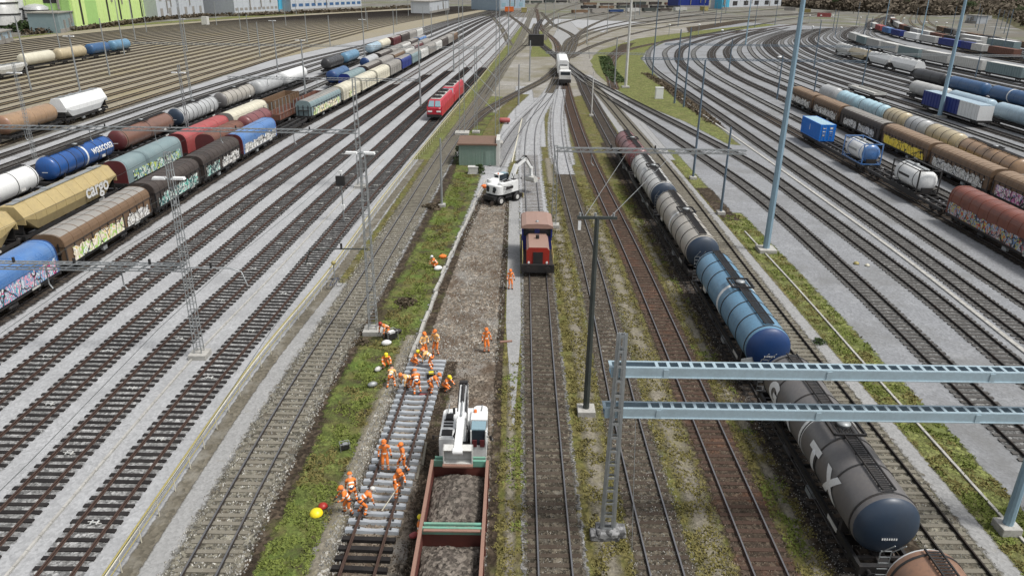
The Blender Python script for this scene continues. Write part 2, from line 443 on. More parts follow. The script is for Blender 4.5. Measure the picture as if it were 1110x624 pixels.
def poly(name, pts, mat, z, kind='structure', edge=1.0):
    """flat patch with ragged border: outer ring edge=0, inner ring edge=1"""
    z = uz(z); n = len(pts); c = Vector((sum(p[0] for p in pts)/n, sum(p[1] for p in pts)/n))
    pp = []
    for i in range(n):
        a, b = Vector(pts[i]), Vector(pts[(i+1) % n]); m = max(1, int((b-a).length/6))
        for k in range(m): pp.append(a.lerp(b, k/m))
    n = len(pp); area = sum(pp[i].x*pp[(i+1) % n].y-pp[(i+1) % n].x*pp[i].y for i in range(n)); sg = 1 if area > 0 else -1
    inner = []
    for i in range(n):
        d = (pp[(i+1) % n]-pp[i-1])+(pp[(i+2) % n]-pp[i-2])*.4; d.normalize(); nn = Vector((-d.y, d.x))*sg; inner.append(pp[i]+nn*edge)
    mb = MB(); mb.v = [(p.x, p.y, z-.0009) for p in pp]+[(p.x, p.y, z-.0009) for p in inner]+[(p.x, p.y, z) for p in inner]; mb.e = [0]*n+[1]*(2*n)
    for i in range(n):
        j = (i+1) % n; mb.f.append((i, j, n+j, n+i) if sg > 0 else (j, i, n+i, n+j))
    from mathutils.geometry import tessellate_polygon
    for t in tessellate_polygon([[Vector((p.x, p.y, 0)) for p in inner]]):
        mb.f.append(tuple(2*n+i for i in t))
    mb.mi = [0]*len(mb.f); mb.sm = [False]*len(mb.f)
    o = mb.build(name, mat); o['kind'] = kind; return o

# ------------------------------------------------------------------ ground
g = MB(); g.add([(-2500, -60, -.03), (2500, -60, -.03), (2500, 4500, -.03), (-2500, 4500, -.03)], [(0, 1, 2, 3)])
g.build('ground', MATS['far_ground'])['kind'] = 'structure'
g = MB(); g.add([(-76, -20, -.012), (230, -20, -.012), (230, 430, -.012), (-30, 560, -.012), (-76, 260, -.012)], [(0, 1, 2, 3, 4)])
g.build('yard_ground', MATS['yard_gravel'])['kind'] = 'structure'
poly('yard_ground', [(22.3, -10), (22.3, 150), (30, 215), (44, 290), (70, 370), (150, 520), (228, 440), (228, -10)], gravel('dark_yard_gravel', (.255, .262, .272), .2, 7, .5, .45, .3, [((.16, .16, .155), .12, .48, .66, .7), ((.33, .335, .34), .4, .55, .7, .4)], .2), -.0075, edge=1)
poly('siding_ground', [(-77, 40), (-77, 230), (-50, 420), (-25, 560), (-20, 760), (-70, 720), (-130, 590), (-172, 470), (-199, 380), (-199, 40)], MATS['tan_gravel'], -.004, edge=2)
poly('verge', [(-197, 200), (-197, 380), (-172, 470), (-135, 580), (-141, 588), (-180, 500), (-204, 400), (-204, 200)], MATS['grass_ground'], 0.0, edge=3)

# ---- tracks
TR = {}
STYLE = {  # ballast, half width, sleeper mat, rail sides, rail head, sleeper z, ballast offset
    'yard': ('ballast_yard', 1.18, 'wood', 'rust', 'rust', .055),
    'yard2': ('ballast_grey', 1.2, 'slp_grey', 'dark_rail', 'dark_rail', .045),
    'beige': ('ballast_beige', 1.75, 'slp_beige', 'dark_rail', 'steel', .05),
    'old': ('ballast_brown', 1.4, 'wood_brown', 'dark_rail', 'steel', .018),
    'red': ('ballast_red', 1.4, 'wood_red', 'rust', 'steel', .03),
    'dark': ('ballast_shaded', 1.6, 'wood_brown', 'dark_rail', 'steel', .02),
    'beige2': ('ballast_beige', 1.45, 'slp_beige', 'dark_rail', 'dark_rail', .045),
    'tan': ('ballast_olive', 1.0, 'wood_brown', 'dark_rail', 'dark_rail', .02),
    'white': ('white_ballast', 1.9, 'slp_grey', 'dark_rail', 'steel', .01),
}
_zi = [0]
def rail_prof(x, s=1):
    return [(x-.06, 0), (x+.06, 0), (x+.05, .025), (x+.012, .04), (x+.012, .12), (x+.036, .135), (x+.036, .165), (x-.036, .165), (x-.036, .135), (x-.012, .12), (x-.012, .04), (x-.05, .025)]
def track(key, pts, style, slp_max=190, slp_min=20, marks=False):
    bal, hw, sm, rm, hm, sz = STYLE[style]
    path = Path(pts, 3.0); TR[key] = path
    _zi[0] = (_zi[0]+1) % 7; z0 = .006+.004*_zi[0]
    root = thing('railway_track', None, None); root['kind'] = 'structure'
    hwf = (lambda y: hw if y < 160 else max(.42, hw*(1-(y-160)/560))) if style in ('tan', 'yard2', 'yard') else hw
    ribbon('ballast', path, hwf, MATS[bal], z0, .45, None, root)
    zb = z0+sz-.02
    for sgn in (-1, 1):
        mb = MB(); prof = rail_prof(0); near = [(o, z) for o, z in prof]
        secs = []
        for p, n in zip(path.p, path.n):
            far = p.y > 170
            secs.append([(p.x+n.x*(sgn*.755+o), p.y+n.y*(sgn*.755+o), zb+z) for o, z in near])
        k = len(near)
        for i in range(len(secs)-1):
            for j in range(k):
                j2 = (j+1) % k
                a, b, c, d = secs[i][j], secs[i][j2], secs[i+1][j2], secs[i+1][j]
                o = len(mb.v); mb.v += [a, b, c, d]; mb.f.append((o, o+1, o+2, o+3)); mb.mi.append(1 if j in (5, 6, 7) else 0); mb.sm.append(False)
        mb.build('rail', [M[rm], M[hm]], root)
    mb = MB(); d = 0.3; rnd = random.Random(hash(key) % 1000 if False else len(key)*7+len(pts))
    while d < path.L[-1]:
        p, rz = path.at(d)
        if p.y > slp_max: break
        if p.y > slp_min:
            jit = rnd.uniform(-.04, .04) if style != 'white' else 0
            mb.box((p.x, p.y+jit, z0+sz-.07), (2.42+rnd.uniform(-.05, .08), .25+rnd.uniform(-.02, .02), .14), 0, rz+rnd.uniform(-.012, .012))
        d += .62
    if mb.v: mb.build('sleepers', M[sm], root)
    return path

def left(x, b, f):
    """left fan: x near, bend start b, f list"""
    return [(x, 12), (x, b-20), (x, b)] + f
track('L0', [(-13.5, 12), (-13.5, 38), (-12.6, 60), (-11.8, 79), (-10.5, 110), (-7.5, 164), (.5, 309), (8, 500), (15, 700)], 'beige', 230)
track('T1', [(-19.8, 12), (-19.8, 40), (-18.9, 57), (-18.0, 81), (-16.5, 108), (-13.3, 164), (-4.6, 309), (4, 500), (11, 700)], 'yard', 230)
track('T2', [(-24.1, 12), (-24.1, 45), (-23.2, 63), (-22.3, 84), (-21.0, 108), (-17.8, 164), (-9, 309), (0, 500), (9, 700)], 'yard', 230)
track('T3', [(-28.2, 12), (-28.1, 46), (-27.3, 66), (-26.7, 84), (-25.4, 108), (-22.2, 164), (-13.3, 309), (-4, 500), (7, 700)], 'yard', 220)
track('T4', [(-32.0, 12), (-31.9, 50), (-31.3, 67), (-30.7, 89), (-29.7, 108), (-26.6, 164), (-17.6, 309), (-8, 500), (5, 700)], 'yard', 210)
track('T5', [(-35.7, 12), (-35.6, 55), (-35.2, 82), (-34.6, 97), (-33.9, 115), (-31.0, 164), (-22, 309), (-12, 500), (3, 700)], 'yard', 190)
track('A', [(-39.7, 12), (-39.6, 60), (-39.4, 97), (-38.4, 125), (-35.4, 164), (-31.6, 224), (-26.4, 309), (-16, 500), (1, 700)], 'dark', 120)
track('B', [(-43.7, 12), (-43.6, 60), (-43.3, 97), (-42.3, 125), (-39.6, 164), (-36, 224), (-31, 309), (-20, 500), (-1, 700)], 'dark', 120)
track('C', [(-47.7, 12), (-47.6, 60), (-47.2, 97), (-46.3, 125), (-43.8, 164), (-40.4, 224), (-35.6, 309), (-24, 500), (-3, 700)], 'dark', 120)
track('C2', [(-51.7, 12), (-51.6, 60), (-51.2, 110), (-50.3, 135), (-48, 175), (-45, 224), (-40, 309), (-28, 500), (-5, 700)], 'yard2', 120)
track('D', [(-56, 12), (-55.9, 80), (-55.6, 125), (-54.6, 150), (-52, 190), (-49, 230), (-45, 309), (-32, 500), (-7, 700)], 'dark', 120)
for i in range(4):
    x = -60.4-4.3*i
    track('E%d' % i, [(x, 12), (x, 120), (x+.5, 160), (x+6, 240), (x+13+i, 309), (x*.55, 500), (-8-2*i, 720)], 'yard2', 120)
for i in range(25):
    x = -78-4.8*i
    track('F%d' % i, [(x, 12), (x, 160), (x+1, 240), (x*.97, 320), (x*.87, 440), (x*.64, 560), (x*.42, 650), (x*.28, 740)], 'tan', 0)
# middle
track('N0', [(2.1, 12), (2.15, 40), (2.3, 61), (2.4, 112), (3.6, 140), (8.5, 180), (12.0, 215)], 'old', 112)
track('N1', [(7.25, 12), (7.0, 38), (7.3, 61), (6.95, 108), (8.2, 145), (11.5, 190), (13, 225)], 'old', 140)
track('N2', [(11.7, 12), (11.7, 62), (11.0, 110), (11.4, 150), (12.4, 190), (14, 240), (17, 330), (14, 420), (18, 700)], 'red', 200)
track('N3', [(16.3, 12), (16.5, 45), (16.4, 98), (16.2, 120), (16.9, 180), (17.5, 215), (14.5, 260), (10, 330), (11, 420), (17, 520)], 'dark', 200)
track('N4', [(20.85, 12), (20.85, 62), (21.2, 98), (20.8, 136), (20.0, 180), (17.5, 225), (15.5, 255)], 'beige2', 200)
track('NW', [(-2.6, 104), (-1, 120), (2, 142), (7, 170), (12, 205)], 'white', 170, 90)
track('X1', [(-9.6, 125), (-6, 150), (0, 175), (8, 205), (15, 250), (24, 330), (40, 440), (80, 620)], 'old', 180)
track('X2', [(14, 238), (22, 300), (27, 370), (22, 460), (20, 640)], 'old', 0)
track('X3', [(-7.4, 175), (-3, 250), (5, 330), (12, 470)], 'beige2', 0)
track('X4', [(24, 310), (36, 360), (60, 440), (110, 560), (170, 680)], 'tan', 0)
track('X5', [(18, 262), (30, 310), (50, 370), (84, 450), (150, 580)], 'old', 0)
track('BR', [(24, 186), (25.2, 200), (27.5, 225), (33, 262), (42, 296), (54, 322), (77, 362), (120, 420), (190, 520)], 'red', 0)
# right
track('R2', [(29.2, 12), (29.8, 42), (30.4, 62), (30.3, 90), (27.5, 121), (24.8, 145), (21, 174), (18, 200), (15.5, 232)], 'yard2', 170)
track('R3', [(33.6, 12), (35, 47), (35.5, 60), (35.3, 85), (34.8, 105), (32.5, 124), (27, 159), (22.5, 188), (18.5, 215), (16, 245)], 'yard2', 170)
track('R4', [(37.5, 12), (39.0, 50), (39.9, 75), (40.2, 124), (40.5, 150), (41, 221), (42.5, 245), (47, 277), (55, 314), (65, 344), (80, 370), (116, 431), (188, 558), (280, 711)], 'yard2', 190)
track('R5', [(42, 12), (43.2, 60), (44, 85), (44.6, 120), (45, 185), (46, 221), (50.5, 260), (57, 297), (70, 335), (88, 377), (120, 436)], 'yard2', 190)
track('R6', [(49, 12), (49.4, 60), (49.6, 115), (50, 178), (51, 222), (55.5, 265), (68, 316), (92, 372), (124, 436)], 'dark', 150)
track('R6b', [(54, 12), (54.4, 75), (54.8, 161), (55.2, 186), (56.5, 223), (61, 265), (70, 305), (92, 362), (130, 436)], 'yard2', 150)
track('R7', [(58.6, 12), (59.2, 80), (60.2, 120), (61, 179), (62, 223), (67, 265), (77, 305), (100, 367), (140, 445)], 'dark', 150)
track('R8', [(62, 12), (64.3, 90), (66.5, 120), (67.4, 150), (67.6, 198), (68.5, 230), (74, 270), (84, 310), (110, 380), (150, 455)], 'dark', 150)
track('R9', [(68, 12), (71.5, 100), (72.4, 150), (72.5, 200), (73.5, 230), (79, 270), (90, 315), (115, 380), (160, 465)], 'yard2', 150)
for i in range(19):
    x = 77.6+4.7*i
    b = 235+4*i
    track('Q%d' % i, [(x-4, 12), (x-.5, 100), (x, 150), (x, b-30), (x+1.5, b), (x+9, b+50), (x+26, b+110), (x+70, b+200)], 'dark' if i in (2, 3, 6, 8, 13) else 'yard2', 0)
for i in range(4):
    track('S%d' % i, [(176+6*i, 180), (178+6*i, 300), (190+6*i, 400), (230+6*i, 520), (320, 680)], 'dark', 0)

for i in range(7):
    x = 172+6.5*i
    track('U%d' % i, [(x-2, 150), (x, 250), (x+4, 320), (x+24, 420), (x+70, 540), (x+150, 700), (x+260, 900)], 'tan', 0)
for i, pts in enumerate([[(15, 240), (24, 330), (50, 430), (110, 560), (200, 700), (330, 900)], [(16, 262), (26, 360), (60, 480), (120, 620), (230, 820)], [(12, 340), (20, 440), (50, 560), (110, 720), (200, 930)], [(14, 420), (30, 560), (70, 720), (140, 940)],
        [(17, 520), (40, 700), (90, 1000)], [(10, 330), (4, 450), (-6, 600), (-10, 800)], [(-2, 310), (-8, 430), (-20, 600)], [(8, 500), (14, 640), (26, 900)], [(60, 440), (120, 540), (210, 640), (340, 800)], [(90, 470), (160, 570), (260, 690), (400, 860)]]):
    track('V%d' % i, pts, 'old' if i % 2 else 'beige2', 0)
# ---- strips of ground between the tracks
def band(name, x0, x1, y0, y1, mat, z=.0, edge=.5):
    return rect(name, x0, y0, x1, y1, MATS[mat], z, edge)
band('moss_strip', -.9, 24, 12, 118, 'moss', -.006, .5)
poly('moss_strip', [(4.6, 112), (22, 112), (20.5, 150), (17, 200), (13.5, 225), (9.5, 190), (5.5, 150)], MATS['moss'], -.006, edge=.7)
band('gravel_path', .1, 4.3, 108, 190, 'white_ballast', .001, .6)
ribbon('gravel_path', Path([(7, 106), (7.6, 130), (9.6, 165), (12, 200)]), 1.9, MATS['white_ballast'], .0015, .6)
ribbon('gravel_path', Path([(18.6, 100), (18.9, 140), (18.2, 180), (17, 205)]), .8, MATS['path_gravel'], .0015, .4)
ribbon('gravel_path', Path([(-4, 100), (-1, 122), (3, 145), (9, 180)]), 2.0, MATS['white_ballast'], .002, .6)
band('sandy_path', -.25, .35, 12, 46, 'sandy', .001, .3)
ribbon('sandy_path', Path([(4.5, 12), (4.6, 30), (4.9, 50), (4.8, 78), (5, 110)]), .6, MATS['sandy'], .001, .45)
ribbon('sandy_path', Path([(9.4, 12), (9.5, 30), (9.3, 60), (9.0, 85)]), .75, MATS['sandy'], .001, .55)
ribbon('sandy_path', Path([(13.9, 12), (14.0, 36), (13.8, 60), (13.6, 80)]), .4, MATS['sandy'], .001, .35)
ribbon('gravel_path', Path([(.2, 38), (.15, 60), (.1, 100)], 1.5), lambda y: .08+.52*min(1, max(0, (y-39)/13)), MATS['path_gravel'], .002, .25)
band('dark_strip', 13.9, 19.6, 12, 122, 'dark_soil', -.001, .7)  # brown ground under and left of the tanks, their shade painted in
band('gravel_path', 22.1, 23.2, 12, 140, 'path_gravel', .003, .25)
ribbon('gravel_path', Path([(22.4, 110), (22.6, 150), (22, 180), (19.5, 215)]), 1.6, MATS['path_gravel'], .001, .3)
ribbon('grass_strip', Path([(24.6, 12), (24.7, 40), (24.9, 60), (24.8, 83)]), 1.45, MATS['grass_ground'], .001, .4)
ribbon('grass_strip', Path([(24.2, 90), (24.2, 118)]), .9, MATS['grass_ground'], .001, .4)
ribbon('dirt_strip', Path([(24.3, 80), (24.3, 94)]), 1.0, MATS['dark_soil'], .002, .4)
for s_ in (-1, 1): ribbon('gravel_edge', Path([(2.1+s_*1.35, 14), (2.15+s_*1.3, 40), (2.3+s_*1.3, 66)]), .16, gravel('chalk_stone', (.27, .27, .265), .3, 9, 2.6, .4, .5), .03, .14)
ribbon('gravel_path', Path([(2.35, 74), (2.4, 112), (3.6, 140), (8.2, 178)]), 1.7, MATS['white_ballast'], .042, .5)
ribbon('gravel_path', Path([(7.1, 100), (7.0, 112), (8.2, 145), (11, 185)]), 1.3, MATS['white_ballast'], .042, .5)
# left of the works
ribbon('trough_strip', Path([(-16.7, 12), (-16.7, 42), (-15.6, 60), (-14.7, 84), (-13, 115), (-9.7, 170)]), .45, MATS['trough'], .002, .2)
ribbon('gravel_path', Path([(-15.7, 12), (-15.7, 42), (-14.9, 56), (-14.6, 61)]), .72, MATS['path_gravel'], .001, .2)
ribbon('moss_strip', Path([(-14.3, 60), (-13.4, 79), (-12.1, 110), (-8.7, 168), (-2, 300)]), .95, MATS['moss'], .001, .4)
ribbon('grass_strip', Path([(-13.3, 108), (-10.4, 164), (-2.2, 309), (4.8, 450)]), 1.5, MATS['grass_ground'], .003, .5)
ribbon('grass_strip', Path([(-8, 118), (-6, 150), (-4, 172)]), 1.6, MATS['grass_ground'], .002, .5)
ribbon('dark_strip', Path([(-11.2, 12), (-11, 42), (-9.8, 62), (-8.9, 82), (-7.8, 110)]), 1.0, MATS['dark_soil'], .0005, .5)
ribbon('sandy_path', Path([(-8.7, 12), (-8.3, 32), (-7.9, 42), (-7.4, 50)]), .62, MATS['sandy'], .0022, .4)
ribbon('grass_strip', Path([(-10.3, 12), (-9.8, 36), (-8.6, 54), (-7.6, 72), (-6.3, 96), (-6.4, 118), (-5, 150)]), lambda y: 1.25 if y < 40 else 1.9, MATS['bank_grass'], .0015, .5)
poly('excavated_ground', [(-8.6, 14), (-8.3, 36), (-7.6, 46), (-6.3, 62), (-4.2, 86), (-3.0, 97), (-.3, 97), (-.6, 60), (-.8, 14)], MATS['dirt'], .001, edge=.5)
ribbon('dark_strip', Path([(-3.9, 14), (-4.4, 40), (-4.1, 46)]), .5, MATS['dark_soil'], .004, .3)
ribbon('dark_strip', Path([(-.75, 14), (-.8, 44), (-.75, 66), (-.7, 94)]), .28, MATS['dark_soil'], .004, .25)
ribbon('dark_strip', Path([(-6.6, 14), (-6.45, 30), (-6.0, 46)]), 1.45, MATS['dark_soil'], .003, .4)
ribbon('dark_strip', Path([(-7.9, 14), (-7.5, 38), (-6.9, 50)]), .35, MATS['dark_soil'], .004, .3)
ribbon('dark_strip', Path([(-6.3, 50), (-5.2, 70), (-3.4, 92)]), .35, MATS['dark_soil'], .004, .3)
# right lawn between the fans
lawn = [G(*p) for p in [(690, 112), (662, 95), (645, 80), (636, 66), (648, 55), (690, 42), (760, 33), (830, 26), (845, 27), (775, 36), (722, 46), (702, 55), (697, 64), (707, 76), (735, 102), (785, 140), (806, 158), (785, 156), (740, 132)]]
poly('lawn', lawn, MATS['grass_ground'], .0015, edge=1.0)
poly('soil_patch', [G(*p) for p in [(705, 84), (722, 86), (752, 106), (790, 140), (776, 138), (735, 112)]], MATS['dark_soil'], .006, edge=1.0)
poly('soil_patch', [G(*p) for p in [(656, 60), (672, 48), (690, 46), (680, 56), (662, 72), (660, 84), (652, 70)]], MATS['dark_soil'], .006, edge=1.5)
poly('soil_patch', [G(*p) for p in [(742, 30), (800, 22), (832, 21), (790, 28), (745, 36)]], MATS['dark_soil'], .006, edge=2)
poly('yard_ground', [G(*p) for p in [(596, 44), (608, 22), (618, 22), (630, 34), (614, 52)]], MATS['path_gravel'], .003, edge=1)
ribbon('moss_strip', Path([(-4.6, 112), (-4.0, 128), (-2.2, 150), (2, 176)]), 1.5, MATS['moss'], .003, .5)
poly('gravel_path', [(-10, 128), (4, 170), (14, 172), (27, 190), (37, 250), (46, 300), (50, 380), (34, 440), (16, 460), (2, 400), (-4, 300), (-7, 200)], gravel('throat_gravel', (.27, .255, .225), .3, 4, .6, .5, .3, [((.17, .155, .10), .06, .45, .62, .8), ((.36, .35, .33), .04, .55, .65, .6)], .3), -.002, edge=2)
poly('lawn', [G(*p) for p in [(573, 62), (578, 38), (590, 30), (600, 50), (598, 62)]], MATS['grass_ground'], .001, edge=1)
poly('gravel_path', [(22, 235), (34, 300), (52, 350), (84, 400), (150, 540), (90, 520), (50, 430), (30, 340)], MATS['throat_gravel'], -.001, edge=2)
# white cable duct lids
def duct(label, pts, w=.22):
    mb = MB(); P_ = Path(pts, 1.0); d = 0
    while d < P_.L[-1]-1:
        p, rz = P_.at(d+.5); mb.box((p.x, p.y, .05), (w, .97, .10), 0, rz+random.uniform(-.01, .01)); d += 1.0
    tag(mb.build('cable_duct', MATS['concrete']), label, 'cable duct')
duct('pale concrete cable duct running through the grass strip on the right', [(24.6, 14), (24.55, 40), (24.7, 60), (24.6, 76)], .15)
duct('long pale concrete cable duct between two empty tracks of the right yard', [(35.6, 12), (37.2, 50), (37.9, 70), (37.8, 110), (37.4, 150), (37.6, 175)], .35)
duct('straight narrow duct beside the second track left of the yellow handrail', [(-21.95, 14), (-21.95, 45), (-21.2, 60), (-20.2, 84), (-18.9, 108)], .12)
# kerb edging of the trench, leaning and broken
mb = MB(); P_ = Path([(-6.9, 46), (-6.2, 62), (-4.9, 80), (-3.6, 96)], 1.0); d = 0
while d < P_.L[-1]-2:
    p, rz = P_.at(d+1); mb.box((p.x+random.uniform(-.08, .08), p.y, .12), (.22, 1.9, .25), 0, rz+random.uniform(-.04, .04)); d += 2.0
tag(mb.build('trench_edging', MATS['concrete']), 'pale concrete edging along the grassy side of the excavated trench', 'kerb edging')
# ================================================================== rolling stock
def bogie_mesh(detail):
    mb = MB()
    for sx in (-1, 1):
        mb.box((sx*1.0, 0, .62), (.1, 2.5, .22)); mb.box((sx*1.04, 0, .62), (.16, .5, .42))
        for sy in (-.9, .9): mb.box((sx*1.03, sy, .50), (.2, .3, .3))
    mb.box((0, 0, .7), (2.0, .35, .25))
    return mb
def wheel_mesh(sy):
    mb = MB()
    for sx in (-1, 1): mb.lathe([(sx*.75-.06, .30), (sx*.75-.06, .46), (sx*.75+.06, .46), (sx*.75+.06, .30)], (0, 0, .46), 16, 0, 'X')
    mb.lathe([(-.85, .07), (.85, .07)], (0, 0, .46), 8, 0, 'X')
    return mb
def add_bogies(root, L, detail=2, inset=2.6, z=.17):
    for s in (-1, 1):
        b = bogie_mesh(detail).build('bogie', M['black'], root, (0, s*(L/2-inset), z))
        if detail > 1:
            for sy in (-.9, .9):
                w = wheel_mesh(sy).build('wheelset', M['wheel'], b); w.location = (0, sy, 0)
        else:
            pass
def add_frame(root, L, z=1.15, w=2.6, mat='black', detail=2):
    mb = MB()
    for sx in (-1, 1): mb.box((sx*(w/2-.1), 0, z-.12), (.16, L-1.0, .3))
    mb.box((0, 0, z-.1), (.5, L-1.0, .22))
    for s in (-1, 1): mb.box((0, s*(L/2-.55), z-.12), (w, .25, .42))
    n = int(L/2.2)
    for i in range(n): mb.box((0, -L/2+1.2+i*(L-2.4)/(n-1), z-.1), (w-.2, .14, .16))
    mb.build('underframe', M[mat], root)
    if detail > 1:
        for s in (-1, 1):
            MB().box((s*(w/2-.01), L*.28*s, z-.12), (.02, 1.1, .22)).build('data_plate', M['offwhite'], root)
        for s in (-1, 1):
            for sx in (-.87, .87):
                bf = MB().lathe([(0, .09), (s*.38, .09), (s*.38, .24), (s*.44, .24)] if s > 0 else [(-.44, .24), (-.38, .24), (-.38, .09), (0, .09)], (sx, s*(L/2-.43), z-.12), 12)
                bf.build('buffer', M['black'], root)
        for sx in (-1, 1):
            MB().lathe([(-.55, .1), (-.5, .19), (.5, .19), (.55, .1)], (sx*1.12, L*.12, .66), 12).build('air_tank', M['black'], root)
            MB().box((sx*1.15, -L*.1, .66), (.3, .7, .34)).build('brake_box', M['galv'], root)

def put(o, key, y):
    p, rz = TR[key].by_y(y)
    o.location = (p.x, p.y, 0); o.rotation_euler.z = rz; return o

def tank_wagon(label, key, y, L=17.2, rad=1.47, body='offwhite', cap=None, rings=7, band=None, group=None, detail=2, text=None, walk=True, plate=False, flip=False, name='tank_wagon', side_off=False, bulge=0):
    root = thing(name, label, 'tank wagon', group=group); put(root, key, y)
    if flip: root.rotation_euler.z += PI
    rad -= .09 if key == 'D' else .04
    zc = 1.22+rad+.1; hl = L/2-.85
    def prof(s):  # dished end
        return [(s*(hl-.62+.62*math.sin(a)), rad*math.cos(a)**.8 if a < PI/2-.01 else .02) for a in [i*PI/2/8 for i in range(9)]]
    mid = [(-(hl-.62)+i*(2*hl-1.24)/6, rad) for i in range(1, 6)]
    if bulge: mid = [(-(hl-.62)+i*(2*hl-1.24)/24, rad-.38*abs(math.cos(PI*bulge*i/24))**3 if 1 < i < 23 else rad) for i in range(1, 24)]
    p = list(reversed(prof(-1)))+mid+prof(1)
    t = MB().lathe(p, (0, 0, zc), 36 if detail > 1 else 20)
    tb = t.build('tank', [M[body]]+([M[cap]] if cap else []), root)
    if cap:
        for pl in tb.data.polygons:
            if abs(pl.center.y) > hl-.45: pl.material_index = 1
    for i in range(rings):
        yy = -hl+.8+i*(2*hl-1.6)/(rings-1)
        if band is not None and i == rings//2 and not side_off: continue
        MB().lathe([(-.045, rad-.01), (-.045, rad+.035), (.045, rad+.035), (.045, rad-.01)], (0, yy, zc), 36 if detail > 1 else 20).build('hoop', M['black'] if detail > 1 else M[body], root)
    if band is not None:
        MB().lathe([(-.17, rad-.01), (-.17, rad+.02), (.17, rad+.02), (.17, rad-.01)], (0, .1, zc), 36).build('painted_band', M[band], root)
    pf = -1.2 if side_off else 0
    if walk:
        mb = MB(); yy0, yy1 = -hl+.9, hl-.6; zt = zc+rad+.10
        for sx in (-.28, .28): mb.box((sx, (yy0+yy1)/2, zt), (.06, yy1-yy0, .08))
        k = int((yy1-yy0)/(.16 if detail > 1 else .5))
        for i in range(k): mb.box((0, yy0+i*(yy1-yy0)/k, zt), (.52, .07 if detail > 1 else .3, .03))
        k = 6
        for i in range(k):
            for sx in (-.28, .28): mb.box((sx, yy0+.4+i*(yy1-yy0-.8)/(k-1), zt-.1), (.05, .05, .2))
        mb.build('walkway', M['black'], root)
        mb = MB(); zt += .03
        for a in (-1, 1):
            mb.box((a*.75, pf, zt), (.09, 1.7, .12)); mb.box((0, a*.85+pf, zt), (1.5, .09, .12))
        for i in range(9): mb.box((-.66+i*.165, pf, zt-.03), (.05, 1.7, .03))
        mb.build('manway_platform', M['black'], root)
        d = MB().lathe([(0, .30), (.24, .30), (.27, .33), (.33, .33), (.38, .1)], (0, pf, zc+rad-.05), 20, 0, 'Z')
        d.build('manway', M['galv'] if detail > 1 else M['black'], root)
    if detail > 1:
        mb = MB()
        for sx in (-.22, .22): mb.tube([(sx-1.2, hl+.25, 1.1), (sx-1.2, hl+.25, zc+.6), (sx-.9, hl-.1, zc+rad*.85)], .025, 6)
        for i in range(8): mb.bar((-1.42, hl+.25, 1.35+i*.3), (-.98, hl+.25, 1.35+i*.3), .03)
        mb.build('ladder', M['galv'], root)
        for s in (-1, 1):
            mb = MB(); yb = s*(hl-2.0)
            mb.prism([(-1.2, 1.1), (1.2, 1.1), (1.15, zc-.75), (.6, zc-1.32), (0, zc-rad-.0), (-.6, zc-1.32), (-1.15, zc-.75)], yb-.12, yb+.12)
            mb.build('saddle', M['black'], root)
    if detail > 1:
        for i in range(7):
            MB().box((-.32+i*.1, -hl-.012, zc-.35), (.06, .02, .09)).build('end_number', M['white'], root)
        for s in (-1, 1):
            MB().box((s*(rad*math.cos(.42)+.0), hl*.55, zc-rad*math.sin(.42)), (.06, .8, .5)).build('data_panel', M['offwhite'], root)
        MB().tube([(-rad-.12, -hl+1, 1.25), (-rad-.12, hl-1, 1.25)], .03, 6).build('side_pipe', M['black'], root)
    if plate:
        MB().box((-1.35, -hl+.1, 1.9), (1.0, .03, .75), 0, .35).build('sign_plate', M['galv'], root)
    add_frame(root, L, 1.2, 2.5, detail=detail); add_bogies(root, L, detail)
    for tx_ in (text if isinstance(text, list) else ([text] if text else [])):
        body_, size, tcol, ymid, zoff, side = tx_
        def wr(c, ymid=ymid, zoff=zoff, side=side):
            ang = (c.y+zoff)/(rad+.042)   # height on the flank to an angle
            if side < 0: return Vector((-(rad+.042)*math.cos(ang), ymid-c.x, zc+(rad+.042)*math.sin(ang)))
            return Vector(((rad+.042)*math.cos(ang), ymid+c.x, zc+(rad+.042)*math.sin(ang)))
        text_mesh('lettering', body_, size, M[tcol], root, None, 3, wr, .10 if side < 0 else .02, 1.0)
    return root

def side_graffiti(root, x, y0, y1, z0, z1, mat, slope=0):
    for s in ((-1, 1) if abs(x) > 0 else (1,)):
        mb = MB(); n = 12
        for i in range(n+1):
            yy = y0+(y1-y0)*i/n
            for k, z in enumerate((z0, z0+(z1-z0)*.5, z1)):
                mb.v.append((s*(x+slope*(z-z0)), yy, z)); mb.e.append(.0 if i in (0, n) else (1 if k < 2 else .0))
        for i in range(n):
            for k in range(2): a = i*3+k; mb.f.append((a, a+3, a+4, a+1) if s > 0 else (a, a+1, a+4, a+3)); mb.mi.append(0); mb.sm.append(False)
        mb.build('graffiti', mat, root)

def hood(w, z0, z1, k=8, shape=2.6):
    """closed x,z profile of a vaulted wagon body (superellipse top)"""
    pts = [(w, z0)]; zs = z0+(z1-z0)*.45
    for i in range(k*2+1):
        a = PI*i/(2*k); c, s_ = math.cos(a), math.sin(a)
        x = w*math.copysign(abs(c)**(2/shape), c); z = zs+(z1-zs)*abs(s_)**(2/shape)
        pts.append((x, z))
    pts.append((-w, z0)); return pts

